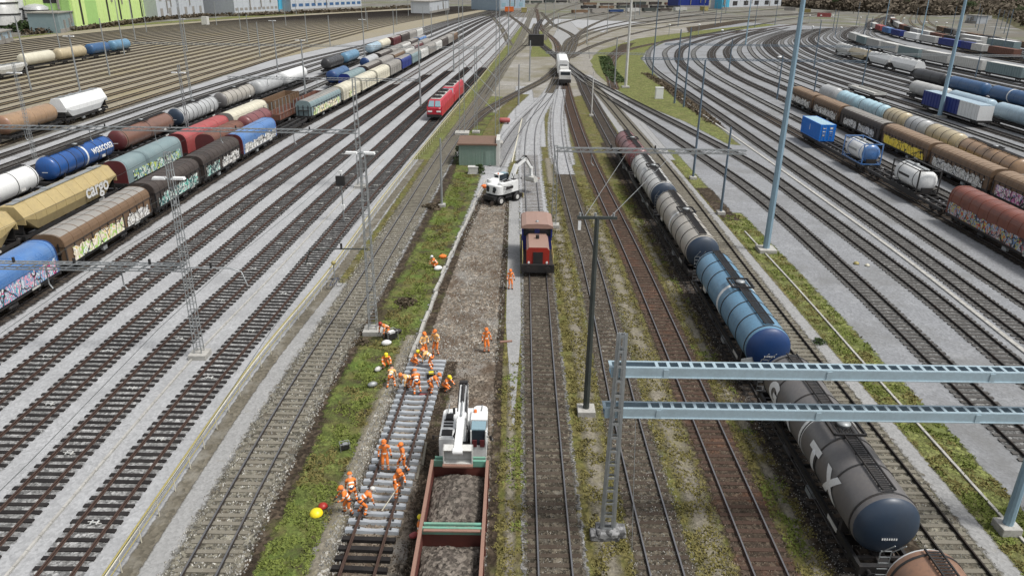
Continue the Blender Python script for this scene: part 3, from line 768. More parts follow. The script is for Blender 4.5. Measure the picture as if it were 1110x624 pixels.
def covered_wagon(label, key, y, L=16, body='brown', roof='greyroof', end=None, ribs=14, graf=None, group=None, kind='slide', detail=2, w=1.38, z1=3.95, name='covered_wagon', grz=(1.25, 2.5), gy=None):
    root = thing(name, label, 'covered wagon', group=group); put(root, key, y)
    l = L/2-.55; z0 = 1.2
    if kind == 'tarp':
        pr = hood(w, z0, z1, 9, 2.9)
        MB().prism(pr, -l+.12, l-.12, 0, False).build('canopy', M[body], root)
        for s in (-1, 1):
            pe = hood(w+.03, z0, z1+.03, 9, 2.9); a, b = (s*(l-.12), s*l) if s > 0 else (s*l, s*(l-.12))
            MB().prism(pe, a, b).build('end_wall', M[end or body], root)
        for i in range(ribs):
            yy = -l+.5+i*(2*l-1)/(ribs-1); MB().prism(hood(w+.025, z0, z1+.025, 9, 2.9), yy-.05, yy+.05).build('hoop', M[body], root)
    else:
        zs = 2.85
        pr = [(w, z0), (w, zs), (-w, zs), (-w, z0)]
        MB().prism(pr, -l, l).build('side_wall', M[body], root)
        mb = MB()
        n = ribs
        for i in range(n+1):
            yy = -l+.04+i*(2*l-.08)/n
            for s in (-1, 1):
                mb.box((s*(w+.035), yy, (z0+zs)/2), (.11, .13, zs-z0))
        for s in (-1, 1): mb.box((s*(w+.02), 0, z0+.06), (.08, 2*l, .12)); mb.box((s*(w+.02), 0, zs-.05), (.08, 2*l, .1))
        mb.build('side_rib', M['dkbrown' if kind == 'slide' and body == 'brown' else (body if kind == 'slide' else 'black')], root)
        rp = [(w+.06, zs)]
        for i in range(13):
            a = PI*i/12; rp.append(((w+.06)*math.copysign(abs(math.cos(a))**.75, math.cos(a)), zs+.02+(z1-zs)*abs(math.sin(a))**.8))
        rp.append((-w-.06, zs))
        shoulder, topm = body, roof
        r = MB().prism(rp, -l-.05, l+.05)
        ro = r.build('roof', [M[shoulder], M[topm]], root)
        for pl in ro.data.polygons:
            if abs(pl.normal.z) > .80 and abs(pl.center.x) < w*.75 and pl.center.z > zs+.1: pl.material_index = 1
        mb = MB()
        for i in range(n+1):
            yy = -l+.04+i*(2*l-.08)/n
            q = [(x*1.012, z+(.02 if z > zs+.03 else 0)) for x, z in rp]; mb.prism(q, yy-.035, yy+.035)
        mb.build('roof_seam', M[shoulder], root)
        mb = MB()
        for s in (-1, 1):
            for sx in (-.9, 0, .9): mb.box((sx, s*(l+.05), 2.2), (.1, .1, 1.9))
            mb.box((0, s*(l+.25), 2.3), (2.2, .5, .04)); 
        mb.build('end_stanchion', M['black'], root)
        if kind == 'slide':
            MB().box((w-.2, -l+.5, 0), (.01, .01, .01))
    if graf:
        for gi, (a, b, m_) in enumerate(graf):
            side_graffiti(root, w+(.10 if kind != 'tarp' else .035), -l+(2*l)*a, -l+(2*l)*b, grz[0], grz[1], MATS[m_])
    add_frame(root, L, 1.2, 2.7, detail=detail); add_bogies(root, L, detail, 2.4)
    return root

def hopper_wagon(label, key, y, L=15, body='cream', group=None, detail=2, text=None, z1=4.1, name='hopper_wagon', top=None):
    root = thing(name, label, 'hopper wagon', group=group); put(root, key, y)
    l = L/2-.6
    def sec(yy, zb):
        return [(1.15, yy, zb), (1.5, yy, max(zb+.15, 2.3)), (1.5, yy, 3.0), (.75, yy, z1-.05), (0, yy, z1), (-.75, yy, z1-.05), (-1.5, yy, 3.0), (-1.5, yy, max(zb+.15, 2.3)), (-1.15, yy, zb)]
    MB().loft([list(reversed(sec(-l, 2.75))), list(reversed(sec(-l+2.2, 1.35))), list(reversed(sec(l-2.2, 1.35))), list(reversed(sec(l, 2.75)))]).build('hopper_body', M[body], root)
    mb = MB(); n = 10
    for i in range(n+1):
        yy = -l+.05+i*(2*l-.1)/n; zb = 2.75 if i in (0, n) else 1.9
        q = [(1.53, 2.35), (1.53, 3.0), (.76, z1-.02), (0, z1+.03), (-.76, z1-.02), (-1.53, 3.0), (-1.53, 2.35)]
        mb.prism(q, yy-.04, yy+.04)
    mb.build('body_rib', M[body], root)
    mb = MB(); mb.box((0, 0, z1+.07), (.7, 2*l-1, .05))
    for i in range(4): mb.box((0, -l+2+i*(2*l-4)/3, z1+.12), (.8, .8, .12))
    mb.build('roof_hatch', M[top or 'galv'], root)
    for s in (-1, 1):
        mb = MB()
        for sx in (-1.1, 1.1): mb.bar((sx, s*(l-.05), 1.2), (sx, s*(l-.2), 2.85), .1)
        mb.box((0, s*(l-.12), 2.1), (2.3, .08, 1.3))
        mb.build('end_frame', M['black'], root)
    add_frame(root, L, 1.2, 2.6, detail=detail); add_bogies(root, L, detail, 2.3)
    if text:
        tx, size, col, ym, zm, panel = text
        if panel: MB().box((1.515, ym, zm), (.03, len(tx)*size*.62+.3, size*1.25)).build('name_panel', M[panel], root)
        text_mesh('lettering', tx, size, M[col], root, Matrix.Translation((1.60, ym, zm)) @ Matrix.Rotation(PI/2, 4, 'Z') @ Matrix.Rotation(PI/2, 4, 'X'), 0, None, .05)
    return root

def flat_wagon(label, key, y, L=20, group=None, detail=2, mat='black', deck=None):
    root = thing('flat_wagon', label, 'flat wagon', group=group); put(root, key, y)
    mb = MB(); l = L/2-.6
    for sx in (-1, 1): mb.box((sx*1.2, 0, 1.05), (.18, 2*l, .3)); mb.box((sx*1.2, 0, .82), (.12, L*.45, .3))
    mb.box((0, 0, 1.05), (.35, 2*l, .3))
    n = int(L/1.6)
    for i in range(n+1): mb.box((0, -l+i*2*l/n, 1.08), (2.5, .14, .16))
    for i in range(4):
        yy = -l+2+i*(2*l-4)/3
        mb.bar((-1.1, yy-.9, 1.1), (1.1, yy+.9, 1.1), .1); mb.bar((-1.1, yy+.9, 1.1), (1.1, yy-.9, 1.1), .1)
    mb.build('frame', M[mat], root)
    if deck: MB().box((0, 0, 1.23), (2.6, 2*l, .06)).build('deck', M[deck], root)
    if detail > 1:
        for s in (-1, 1):
            for sx in (-.87, .87): MB().lathe([(-.22, .09), (.18, .09), (.18, .24), (.22, .24)] if s > 0 else [(-.22, .24), (-.18, .24), (-.18, .09), (.22, .09)], (sx, s*(L/2-.3), 1.05), 10).build('buffer', M['black'], root)
    add_bogies(root, L, detail, 2.2); return root

def container(label, key, y, L=6.06, mat='bluecont', roofm=None, group=None, z=1.2, h=2.6, signs=None, side='bluecont', cat='container'):
    root = thing('shipping_container', label, cat, group=group); p, rz = TR[key].by_y(y); root.location = (p.x, p.y, z+.02); root.rotation_euler.z = rz
    mb = MB(); w = 1.2; l = L/2
    # corrugated walls as one zigzag outline
    def zig(a0, a1, n, off):
        out = []
        for i in range(n):
            t = a0+(a1-a0)*i/n; d = (a1-a0)/n
            out += [(t, off), (t+d*.3, off), (t+d*.5, off-.035), (t+d*.8, off-.035)]
        return out
    n = int(L/.28); pts = [(w-.0, -l)]
    pts = [(o, t) for t, o in zig(-l+.12, l-.12, n, w-.01)]
    pts += [(w-.01, l-.12), (-w+.01, l-.12)]
    pts += [(-o, t) for t, o in zig(l-.12, -l+.12, n, w-.01)] + [(-w+.01, -l+.12), (w-.01, -l+.12)]
    k = len(pts); vs = [(x, yy, .1) for x, yy in pts]+[(x, yy, h-.1) for x, yy in pts]
    mb.add(vs, [(i, (i+1) % k, k+(i+1) % k, k+i) for i in range(k)])
    mb.build('corrugated_wall', M[mat], root)
    mb = MB()
    for sx in (-1, 1):
        for sy in (-1, 1): mb.box((sx*(w-.06), sy*(l-.06), h/2), (.14, .14, h))
        mb.box((sx*(w-.05), 0, h-.06), (.12, L-.25, .12)); mb.box((sx*(w-.05), 0, .07), (.12, L-.25, .14))
    for sy in (-1, 1): mb.box((0, sy*(l-.05), h-.06), (2*w-.25, .11, .12)); mb.box((0, sy*(l-.05), .07), (2*w-.25, .11, .14))
    mb.build('frame', M[mat], root)
    mb = MB().box((0, 0, h-.05), (2*w-.2, L-.2, .07)); 
    for i in range(n//2): mb.box((0, -l+.25+i*(L-.5)/(n//2), h-.005), (2*w-.3, .1, .02))
    mb.build('roof', M[roofm or mat], root)
    for sx in (-1, 1):
        d = MB().box((sx*.57, -l+.03, h/2), (1.08, .06, h-.3)).build('door', M[mat], root)
        b = MB()
        for q in (-.25, .2): b.tube([(sx*.57+q, -l-.03, .2), (sx*.57+q, -l-.03, h-.2)], .022, 6)
        for q in (.9, 1.2): b.box((sx*.57, -l-.035, q), (.4, .03, .05))
        b.build('locking_bar', M['galv'], d)
    if signs:
        MB().box((-w-.012, .3, 1.5), (.02, .14, .9)).build('marking', M['white'], root)
        for (xx, zz, ww, hh) in ((-.55, 2.0, .55, .12), (.55, 2.05, .5, .3), (.5, 1.55, .5, .12), (-.6, .9, .3, .25), (-.55, 1.5, .5, .14)):
            MB().box((xx, -l-.004, zz), (ww, .02, hh)).build('marking', M['white'], root)
    return root

def tank_container(label, key, y, body='white', cap='white', frame='galv', plate=None, group=None, z=1.2):
    root = thing('tank_container', label, 'tank container', group=group); p, rz = TR[key].by_y(y); root.location = (p.x, p.y, z+.02); root.rotation_euler.z = rz
    l = 3.0; r = 1.13; zc = 1.3; root.scale = (1.12, 1.12, 1.12)
    pr = [(-l+.15, .02), (-l+.17, .45), (-l+.28, .85), (-l+.5, r), (l-.5, r), (l-.28, .85), (l-.17, .45), (l-.15, .02)]
    t = MB().lathe(pr, (0, 0, zc), 30).build('tank', [M[body], M[cap]], root)
    for pl in t.data.polygons:
        if pl.center.y < -l+.48: pl.material_index = 1
    mb = MB()
    for sy in (-1, 1):
        for sx in (-1, 1):
            mb.box((sx*1.15, sy*(l-.06), 1.29), (.12, .12, 2.58)); mb.bar((sx*1.15, sy*(l-.06), .1), (sx*.3, sy*(l-.06), .1), .1)
            mb.bar((sx*1.15, sy*(l-.06), .55), (sx*1.15, sy*(l-1.2), .12), .08)
        mb.box((0, sy*(l-.06), 2.52), (2.2, .12, .12)); mb.box((0, sy*(l-.06), .07), (2.2, .12, .12))
    for sx in (-1, 1): mb.box((sx*1.15, 0, .08), (.12, 2*l, .14)); mb.box((sx*1.15, 0, 2.53), (.08, 2*l, .08))
    mb.build('frame', M[frame], root)
    mb = MB().box((0, .1, 2.49), (.5, 4.6, .05)); mb.lathe([(0, .28), (.14, .28), (.16, .1)], (0, .2, 2.48), 16, 0, 'Z'); mb.build('walkway', M['galv'], root)
    for yy in (-1.7, 1.7): MB().lathe([(-.05, r), (-.05, r+.03), (.05, r+.03), (.05, r)], (0, yy, zc), 30).build('hoop', M[frame], root)
    mb = MB(); mb.box((0, -l+.1, .42), (1.2, .16, .5)); mb.build('valve_box', M['black'], root)
    if plate:
        for s in (-1, 1): MB().box((s*(r+.02), .3, zc+.1), (.02, 2.4, .24)).build('marking', M[plate], root)
    return root

# graffiti palettes
graffiti_mat('graf_multi', [(.5, .05, .2), (.7, .7, .7), (.05, .35, .45), (.75, .35, .45), (.1, .3, .5), (.6, .65, .7)], 1.0, .5)
graffiti_mat('graf_gold', [(.75, .55, .2), (.85, .8, .7), (.7, .6, .45), (.35, .6, .12), (.8, .82, .8)], .9, .52)
graffiti_mat('graf_green', [(.1, .5, .4), (.65, .7, .65), (.03, .12, .12), (.5, .55, .5)], .9, .42)
graffiti_mat('graf_white', [(.7, .7, .66), (.35, .33, .3), (.8, .8, .78), (.5, .48, .42)], 1.1, .42)
graffiti_mat('graf_blue', [(.03, .12, .35), (.2, .5, .7), (.6, .7, .75), (.05, .3, .4)], 1.0, .55)
graffiti_mat('graf_yellow', [(.85, .62, .03), (.9, .7, .1), (.7, .5, .03)], .9, .55)
graffiti_mat('graf_lime', [(.7, .75, .1), (.2, .4, .35), (.75, .8, .75), (.1, .25, .25)], .9, .5)
graffiti_mat('graf_red', [(.45, .05, .05), (.5, .45, .12), (.1, .2, .4), (.5, .5, .5), (.4, .12, .1), (.12, .25, .35)], 1.0, .46)
graffiti_mat('graf_violet', [(.35, .2, .5), (.75, .75, .7), (.5, .1, .3), (.8, .78, .7), (.2, .15, .4)], .9, .55)
paint('tank_grey', (.13, .125, .125), .36, 0, .35, (.19, .17, .15), .6, streak=.35); M['tank_grey'] = MATS['tank_grey']
paint('tank_sheen_end', (.025, .042, .07), .42, 0, .3, (.05, .05, .05), .6); M['tank_sheen_end'] = MATS['tank_sheen_end']  # dark tank end with a bluish reflected glow mixed into its colour
for k, c, dt in (('tank_blue', (.13, .27, .40), .3), ('tank_beige', (.40, .375, .33), .35), ('tank_pale', (.50, .50, .48), .4), ('tank_maroon', (.20, .065, .065), .4),
              ('tank_rusty', (.30, .17, .11), .5), ('tank_skyblue', (.40, .58, .66), .3), ('tank_sand', (.50, .42, .27), .4), ('tank_darkblue', (.04, .11, .24), .3),
              ('tank_paleblue', (.36, .48, .56), .35), ('tank_royal', (.02, .09, .30), .35), ('tank_orange', (.34, .22, .13), .45), ('tank_silver', (.45, .46, .46), .45),
              ('tank_black', (.04, .04, .042), .3), ('tank_brown', (.20, .105, .075), .4)):
    M[k] = paint(k, c, .32, 0, dt+.1, tuple(.45*x+.03 for x in c), .7, streak=.5)

# --- tank train beside the moss strips
tank_wagon('dark grey tank wagon with large white letters GATX on its flank', 'N3', 32.9, 15.9, 1.5, 'tank_grey', 'tank_sheen_end', 7, 'white', text=[('G', 1.75, 'white', 4.5, -.02, -1), ('A', 1.75, 'white', 2.2, -.02, -1), ('T', 1.75, 'white', -1.75, -.02, -1), ('X', 1.75, 'white', -3.9, -.02, -1)], side_off=True)
tank_wagon('rust-streaked white tank wagon cut off by the lower edge of the photo', 'N3', 16.5, 16.0, 1.5, 'tank_rusty', 'white', 6, None)
tank_wagon('light blue tank wagon with deep blue end and a white band', 'N3', 50.4, 17.2, 1.5, 'tank_blue', 'bluedeep', 8, 'white', plate=True)
tank_wagon('beige-grey tank wagon with white band between the light blue and the pale grey one', 'N3', 69.0, 17.8, 1.5, 'tank_beige', 'tank_sheen_end', 8, 'white')
tank_wagon('pale grey tank wagon coupled behind the short maroon tank wagon', 'N3', 87.2, 17.4, 1.5, 'tank_pale', 'tank_sheen_end', 8, 'white')
tank_wagon('short maroon tank wagon at the far end of the middle tank train', 'N3', 103.8, 15.4, 1.5, 'tank_maroon', 'tank_maroon', 5, None)

# --- nearest train on the left
covered_wagon('blue tarpaulin wagon with pink and turquoise graffiti, nearest on the left', 'A', 50.6, 18, 'bluelight', kind='tarp', ribs=5, end='bluedeep', graf=[(.02, .98, 'graf_multi')], z1=3.9)
covered_wagon('brown sliding-wall wagon with gold and lime graffiti', 'A', 68.2, 17, 'brown', 'greyroof', ribs=11, graf=[(.05, .62, 'graf_gold'), (.66, .96, 'graf_white')])
covered_wagon('blackish wagon with green graffiti behind the brown sliding-wall wagon', 'A', 83.4, 13, 'dkbrown', 'dkbrown', ribs=10, graf=[(.05, .95, 'graf_green')], kind='vault')
covered_wagon('blackish wagon with white graffiti coupled to the blue and white tarpaulin wagon', 'A', 96.8, 13.4, 'dkbrown', 'dkbrown', ribs=10, graf=[(.05, .4, 'graf_green'), (.45, .97, 'graf_white')], kind='vault')
covered_wagon('blue and white tarpaulin wagon with dark red end', 'A', 111.4, 15.4, 'bluelight', kind='tarp', ribs=4, end='maroon', graf=[(.02, .98, 'graf_white')])
flat_wagon('empty rusty flat wagon between the blue tarpaulin wagon and the dark grey one', 'A', 127, 14.4)
covered_wagon('dark grey wagon with orange and white graffiti before the cream wagons', 'A', 144.6, 19, 'tealgrey', 'greyroof', ribs=12, graf=[(.05, .95, 'graf_gold')], kind='vault')
for i, (c, yy, L_, lb) in enumerate([('cream', 161.5, 14, 'cream wagon with brown panel next to the dark grey graffiti wagon'), ('cream', 176, 14, 'cream wagon in the middle of the three cream ones'), ('cream', 190.5, 14, 'cream wagon furthest from the camera of the three cream ones'),
        ('greyroof', 205, 14, 'dirty grey-white wagon behind the three cream wagons'), ('navy', 219.5, 14, 'dark blue wagon in the far part of the left train'), ('tealgrey', 234, 14, 'grey-green wagon behind the dark blue one'), ('offwhite', 248.5, 14, 'pale wagon with blue-tinged roof in the far left train')]):
    covered_wagon(lb, 'A', yy, L_, c, 'cream' if c == 'cream' else 'greyroof', ribs=6, detail=1, kind='slide', graf=[(.3, .7, 'graf_gold')] if i == 0 else None)
for i, (c, yy) in enumerate([('greyroof', 263), ('offwhite', 277.5), ('dkbrown', 292), ('greyroof', 306.5), ('brown', 321)]):
    covered_wagon('%s of the five small far wagons at the end of the left train' % ['nearest', 'second', 'middle', 'fourth', 'furthest'][i], 'A', yy, 14, c, 'greyroof', ribs=5, detail=1, group='far wagons of the left train')

def open_wagon(label, key, y, L=13, mat='rustbrown', h=1.5, posts=False, load=None, group=None, detail=2):
    root = thing('open_wagon', label, 'open wagon', group=group); put(root, key, y); l = L/2-.5
    mb = MB()
    for s in (-1, 1):
        mb.box((s*1.36, 0, 1.25+h/2), (.07, 2*l, h)); mb.box((0, s*l, 1.25+h/2), (2.72, .07, h))
        mb.box((s*1.4, 0, 1.25+h), (.14, 2*l, .1))
        n = int(L/1.3)
        for i in range(n+1): mb.box((s*1.42, -l+i*2*l/n, 1.25+h/2), (.1, .12, h))
    mb.box((0, 0, 1.28), (2.7, 2*l, .08)); mb.build('body', M[mat], root)
    if posts:
        for i in range(8):
            for s in (-1, 1): MB().box((s*1.35, -l+.3+i*(2*l-.6)/7, 2.6), (.12, .12, 2.2)).build('stake', M['galv'], root)
    add_frame(root, L, 1.2, 2.6, detail=detail); add_bogies(root, L, detail, 2.0)
    return root
# second row (between)
covered_wagon('rounded dark red wagon wedged between two longer wagons on the left', 'B', 110, 12.5, 'rustbrown', kind='tarp', ribs=5, end='maroon', z1=3.9)
tank_wagon('small brown-red tank wagon beside the blue and white tarpaulin wagon', 'B', 123.5, 11.5, 1.35, 'tank_maroon', None, 4, None, walk=False)
open_wagon('rust-red open wagon with grey stakes beside the empty flat wagon', 'B', 137.5, 14, 'rustbrown', 1.0, True)
open_wagon('second rust-red open wagon, beyond the one beside the empty flat wagon', 'B', 152.5, 14, 'rustbrown', 1.3)
flat_wagon('flat wagon between the cream wagons and the blue-ended one', 'B', 167.5, 14, detail=1)
for i, (c, yy, lb) in enumerate([('tealgrey', 183, 'long grey wagon with navy end in the row left of the cream wagons'), ('dkbrown', 200, 'dark brown wagon in the row left of the cream wagons'), ('greyroof', 216, 'grey covered wagon beyond the dark brown one'), ('brown', 232, 'brown far wagon left of the grey-green one'), ('offwhite', 248, 'whitish far wagon left of the pale one'), ('maroon', 264, 'dark red far wagon left of the small grey ones'), ('greyroof', 280, 'small grey wagon beyond the dark red far one')]):
    covered_wagon(lb, 'B', yy, 15.5, c, 'greyroof', ribs=6, detail=1, end='navy', kind='tarp' if i == 0 else 'slide')
# third row
hopper_wagon('ochre hopper wagon with white word cargo on its flank', 'C', 76.2, 18.4, 'yellowcargo', text=('cargo', 2.1, 'white', 4.2, 2.62, None))
hopper_wagon('ochre hopper wagon cut off by the left edge beside the cargo one', 'C', 58.5, 17, 'yellowcargo')
covered_wagon('grey-green tarpaulin wagon with dark red end and lime graffiti', 'C', 95, 16.4, 'tealgrey', kind='tarp', ribs=4, end='maroon', graf=[(.1, .95, 'graf_lime')])
covered_wagon('faded red tarpaulin wagon behind the grey-green one', 'C', 112, 16.8, 'pink', kind='tarp', ribs=5, end='maroon')
covered_wagon('cream tarpaulin wagon beyond the faded red one', 'C', 129, 16, 'cream', kind='tarp', ribs=9, end='greyroof')
open_wagon('brown open wagon piled with timber coloured load near the row of white tanks', 'C', 146, 15, 'brown', 2.0)
flat_wagon('flat wagon at the middle of the third row on the left', 'C', 162, 15, detail=1)
for i, (c, yy, lb) in enumerate([('tank_darkblue', 186, 'tank wagon with grey barrel and navy end near the light blue one'), ('tank_silver', 218, 'grey tank wagon far off in the third row on the left')]):
    tank_wagon(lb, 'C', yy, 14, 1.45, c, 'bluedeep', 4, None, walk=False, detail=1)
for i, (c, yy) in enumerate([('dkbrown', 234), ('greyroof', 250), ('offwhite', 266), ('dkbrown', 282), ('bluelight', 298)]):
    covered_wagon(['dark brown', 'grey', 'whitish', 'dark', 'pale blue'][i]+' boxy wagon in the far third row on the left', 'C', yy, 15, c, 'greyroof', ribs=5, detail=1)
# fourth row: tanks
tank_wagon('white round-topped silo wagon with yellow graffiti at the left edge', 'D', 77, 17, 1.5, 'white', None, 5, None)
tank_wagon('royal blue tank wagon with white lettering wascosa and a white ring', 'D', 94.8, 16, 1.5, 'tank_royal', 'tank_royal', 8, 'white', text=('wascosa', 1.55, 'white', 3.8, .5, 1))
tank_wagon('rust-brown tank wagon behind the royal blue one', 'D', 112.8, 18, 1.5, 'tank_brown', 'maroon', 3, None)
tank_wagon('silver-white tank wagon with many hoops behind the rust-brown one', 'D', 131.5, 17, 1.5, 'tank_silver', 'tank_sheen_end', 9, None)
tank_wagon('sandy beige tank wagon with dark end left of the cream tarpaulin wagon', 'D', 149.5, 16.5, 1.5, 'tank_beige', 'tank_grey', 7, None)
for i, (c, yy, lb) in enumerate([('tank_silver', 166.5, 'whitish tank wagon beyond the sandy beige one'), ('white', 183, 'bright white tank wagon beyond the whitish one'), ('tank_black', 214, 'black tank wagon just left of a light blue one'), ('tank_blue', 231, 'light blue hooped tank wagon right of the black one'), ('tank_paleblue', 262, 'small pale blue tank wagon before a cream one in the far left row'), ('cream', 278, 'small cream tank wagon in the far left row')]):
    tank_wagon(lb, 'D', yy, 15, 1.5, c, None, 6, None, walk=False, detail=1)
for i, (c, yy) in enumerate([('maroon', 296), ('dkbrown', 312), ('greyroof', 328), ('offwhite', 344)]):
    covered_wagon(['maroon', 'dark brown', 'grey', 'whitish'][i]+' boxy wagon in the far fourth row on the left', 'D', yy, 15, c, 'greyroof', ribs=5, detail=1)
# far left sidings
hopper_wagon('bright white hopper wagon standing alone in the brown sidings', 'F0', 136.5, 15, 'white', z1=4.6)
tank_wagon('orange-brown tank wagon coupled to the white hopper wagon', 'F0', 121, 15, 1.5, 'tank_orange', 'tank_rusty', 5, None, detail=1, walk=False)
tank_wagon('rust-brown tank wagon at the left edge in the brown sidings', 'F0', 105, 15, 1.5, 'tank_brown', None, 5, None, detail=1, walk=False)
for i, (c, yy, lb) in enumerate([('cream', 212, 'cream double-dome tank wagon far in the brown sidings'), ('tank_sand', 228, 'tan tank wagon beside the small blue ones in the far sidings'), ('tank_darkblue', 243, 'small dark blue tank wagon in the far brown sidings'), ('tank_blue', 256, 'last light blue tank wagon in the far brown sidings')]):
    tank_wagon(lb, 'F11', yy, 15 if i < 2 else 12, 1.6, c, None, 3, None, walk=False, detail=1)
for i in range(4):
    hopper_wagon('low white hopper wagon, %s from the left edge in the far sidings' % ORD[i], 'F10', 148+i*14.5, 13.6, 'offwhite', z1=3.2, detail=1, group='low white hopper wagons')
# --- right hand container train
flat_wagon('long dark flat wagon carrying the blue container and a blue-framed tank container', 'R6', 115, 26)
container('bright blue shipping container with white door markings', 'R6', 123.6, 8.4, 'bluecont', 'tank_skyblue', signs=1)
tank_container('white tank container in a sky blue frame with blue end', 'R6', 106.4, 'white', 'bluelight', 'bluelight', 'galv')
flat_wagon('long dark flat wagon under the white tank container with black frame', 'R6', 91.6, 20.6)
tank_container('white tank container with black frame and dark plate on its end', 'R6', 91, 'white', 'white', 'black', 'black')
covered_wagon('rust-red vaulted tarpaulin wagon covered in graffiti at the right edge', 'R6', 71.6, 19, 'tarpbrown', kind='tarp', ribs=11, graf=[(.02, .98, 'graf_red')], z1=4.15, w=1.42)
# sliding-wall train
sw = [('brown', 'tanroof', 159, 'graf_white', 'brown wagon with pale graffiti nearest the tall pale blue floodlight mast'), ('brown', 'tanroof', 145.2, 'graf_white', 'tan-roofed brown wagon with white graffiti letters'),
      ('dkbrown', 'greyroof', 129.6, 'graf_white', 'black-brown wagon with grey roof between two brown ones'), ('brown', 'tanroof', 113, 'graf_yellow', 'brown slatted wagon with bright yellow graffiti'),
      ('brown', 'tanroof', 97.2, 'graf_white', 'brown slatted wagon with green and white graffiti beside the black-framed tank container'), ('brown', 'tanroof', 81.4, 'graf_violet', 'brown wagon with cream and violet graffiti at the right edge')]
for b_, r_, yy, g_, lb in sw:
    covered_wagon(lb, 'R7', yy, 17.4 if b_ == 'dkbrown' else (13.8 if yy > 140 else 15.9), b_, r_, ribs=13, graf=[(.05, .95, g_)] if b_ != 'dkbrown' else [(.1, .5, g_), (.55, .9, g_)], kind='vault' if b_ == 'dkbrown' else 'slide')
# tank train behind it
for c, yy, L_, lb, rg, wk in [('tank_silver', 164, 9, 'short white tank wagon at the head of the beige tank row', 2, False), ('tank_skyblue', 153.5, 11, 'sky blue silo wagon with bulging tanks, further of two', 2, False), ('tank_skyblue', 142.5, 11, 'sky blue silo wagon with bulging tanks, nearer of two', 2, False),
                      ('tank_sand', 132.7, 8.6, 'short sand-yellow tank wagon right after the sky blue ones', 4, False), ('tank_silver', 124.7, 7.4, 'short silver tank wagon between two sand-yellow ones', 3, False), ('tank_sand', 115.5, 11, 'sand-yellow tank wagon with red-brown smears', 4, False), ('tank_orange', 101.2, 17, 'long orange-beige tank wagon behind the slatted brown wagons', 7, True)]:
    tank_wagon(lb, 'R8', yy, L_, 1.5, c, None, rg, None, walk=wk, detail=1 if yy > 145 else 2, bulge=4 if 'bulging' in lb else 0)
# blue/white open train
def box_body(root, L, mat, z0=1.25, h=2.3, w=1.3, y=0, rib=None):
    l = L/2; mb = MB().box((0, y, z0+h/2), (2*w, L, h)); mb.build('body', M[mat], root)
    mb = MB(); n = int(L/1.1)
    for i in range(n+1):
        for s in (-1, 1): mb.box((s*(w+.03), y-l+.05+i*(L-.1)/n, z0+h/2), (.08, .1, h))
    for s in (-1, 1): mb.box((s*(w+.03), y, z0+h), (.1, L, .1))
    mb.build('body_rib', M[rib or mat], root)
def box_wagon(label, key, y, L, mats, group=None, h=2.4, roof=None, cat='freight wagon'):
    root = thing('box_wagon', label, cat, group=group); put(root, key, y)
    n = len(mats); l = (L-1.2)/n
    for i, m_ in enumerate(mats): box_body(root, l-.12, m_, h=h, y=-(L-1.2)/2+l*(i+.5))
    if roof: MB().box((0, 0, 1.3+h), (2.5, L-1.4, .12)).build('roof', M[roof], root)
    add_frame(root, L, 1.2, 2.6, detail=1); add_bogies(root, L, 1, 2.0); return root
box_wagon('flat wagon loaded with a navy box and a rust-spotted white box', 'Q2', 151, 22, ['white', 'navy', 'navy'], h=2.7, roof='tank_paleblue')
for i, (c, yy, lb) in enumerate([('tank_pale', 170, 'hooped whitish tank wagon at the left end of the pale blue tank row'), ('tank_paleblue', 154, 'pale blue tank wagon behind the navy box'), ('tank_paleblue', 137.5, 'pale blue tank wagon behind the white box'), ('tank_silver', 121, 'grey tank wagon with white band near the right edge of the pale blue row'), ('tank_blue', 104.5, 'mid blue tank wagon cut by the right edge in the pale blue row')]):
    tank_wagon(lb, 'Q3', yy, 16, 1.5, c, None, 7 if i == 0 else 4, 'white' if i in (3,) else None, detail=1, walk=False)
for i, (c, yy, lb) in enumerate([('tank_black', 197, 'black hooped tank wagon next to the white hopper wagons'), ('tank_darkblue', 180, 'dark blue tank wagon, furthest in its row'), ('tank_darkblue', 163, 'dark blue tank wagon with white band in the middle of its row'), ('tank_blue', 146, 'blue tank wagon with white band in front of the dark blue ones'), ('tank_darkblue', 129, 'dark blue tank wagon cut by the right edge')]):
    tank_wagon(lb, 'Q6', yy, 16, 1.5, c, None, 4, 'white' if i in (2, 3) else None, detail=1, walk=False)
for i, (c, yy, lb) in enumerate([('offwhite', 282, 'grey-white hopper wagon furthest left in the right yard'), ('tank_sand', 264, 'tan-flanked hopper wagon between the two whitish ones'), ('white', 246, 'white hopper wagon beyond the black hooped tank wagon'), ('white', 229, 'white hopper wagon touching the black hooped tank wagon')]):
    hopper_wagon(lb, 'Q8', yy, 16.5, c, z1=4.2, detail=1, top='white')
open_wagon('low pale flat-sided wagon standing alone in the right yard', 'Q1', 180, 15, 'offwhite', .5, detail=1)
for i in range(9):
    box_wagon('grey container wagon with a green panel, %s from the right edge' % ORD[i], 'Q13', 200+i*19, 18, [('tank_pale', 'tealgrey', 'offwhite')[i % 3]], group='grey-green container wagons', h=2.7, roof='offwhite' if i % 2 else 'tank_pale')
for i, (ms, yy) in enumerate([(['tank_skyblue'], 262), (['rustbrown'], 285), (['offwhite', 'navy'], 306), (['navy'], 326), (['tank_pale'], 346), (['white'], 366), (['navy'], 388), (['bluelight'], 410), (['pink'], 432), (['offwhite'], 455)]):
    box_wagon(['turquoise', 'rust-brown', 'white and navy', 'navy', 'grey', 'white', 'dark navy', 'blue', 'reddish', 'whitish'][i]+' freight wagon in the furthest train below the wooded slope', 'S0', yy, 18, ms)
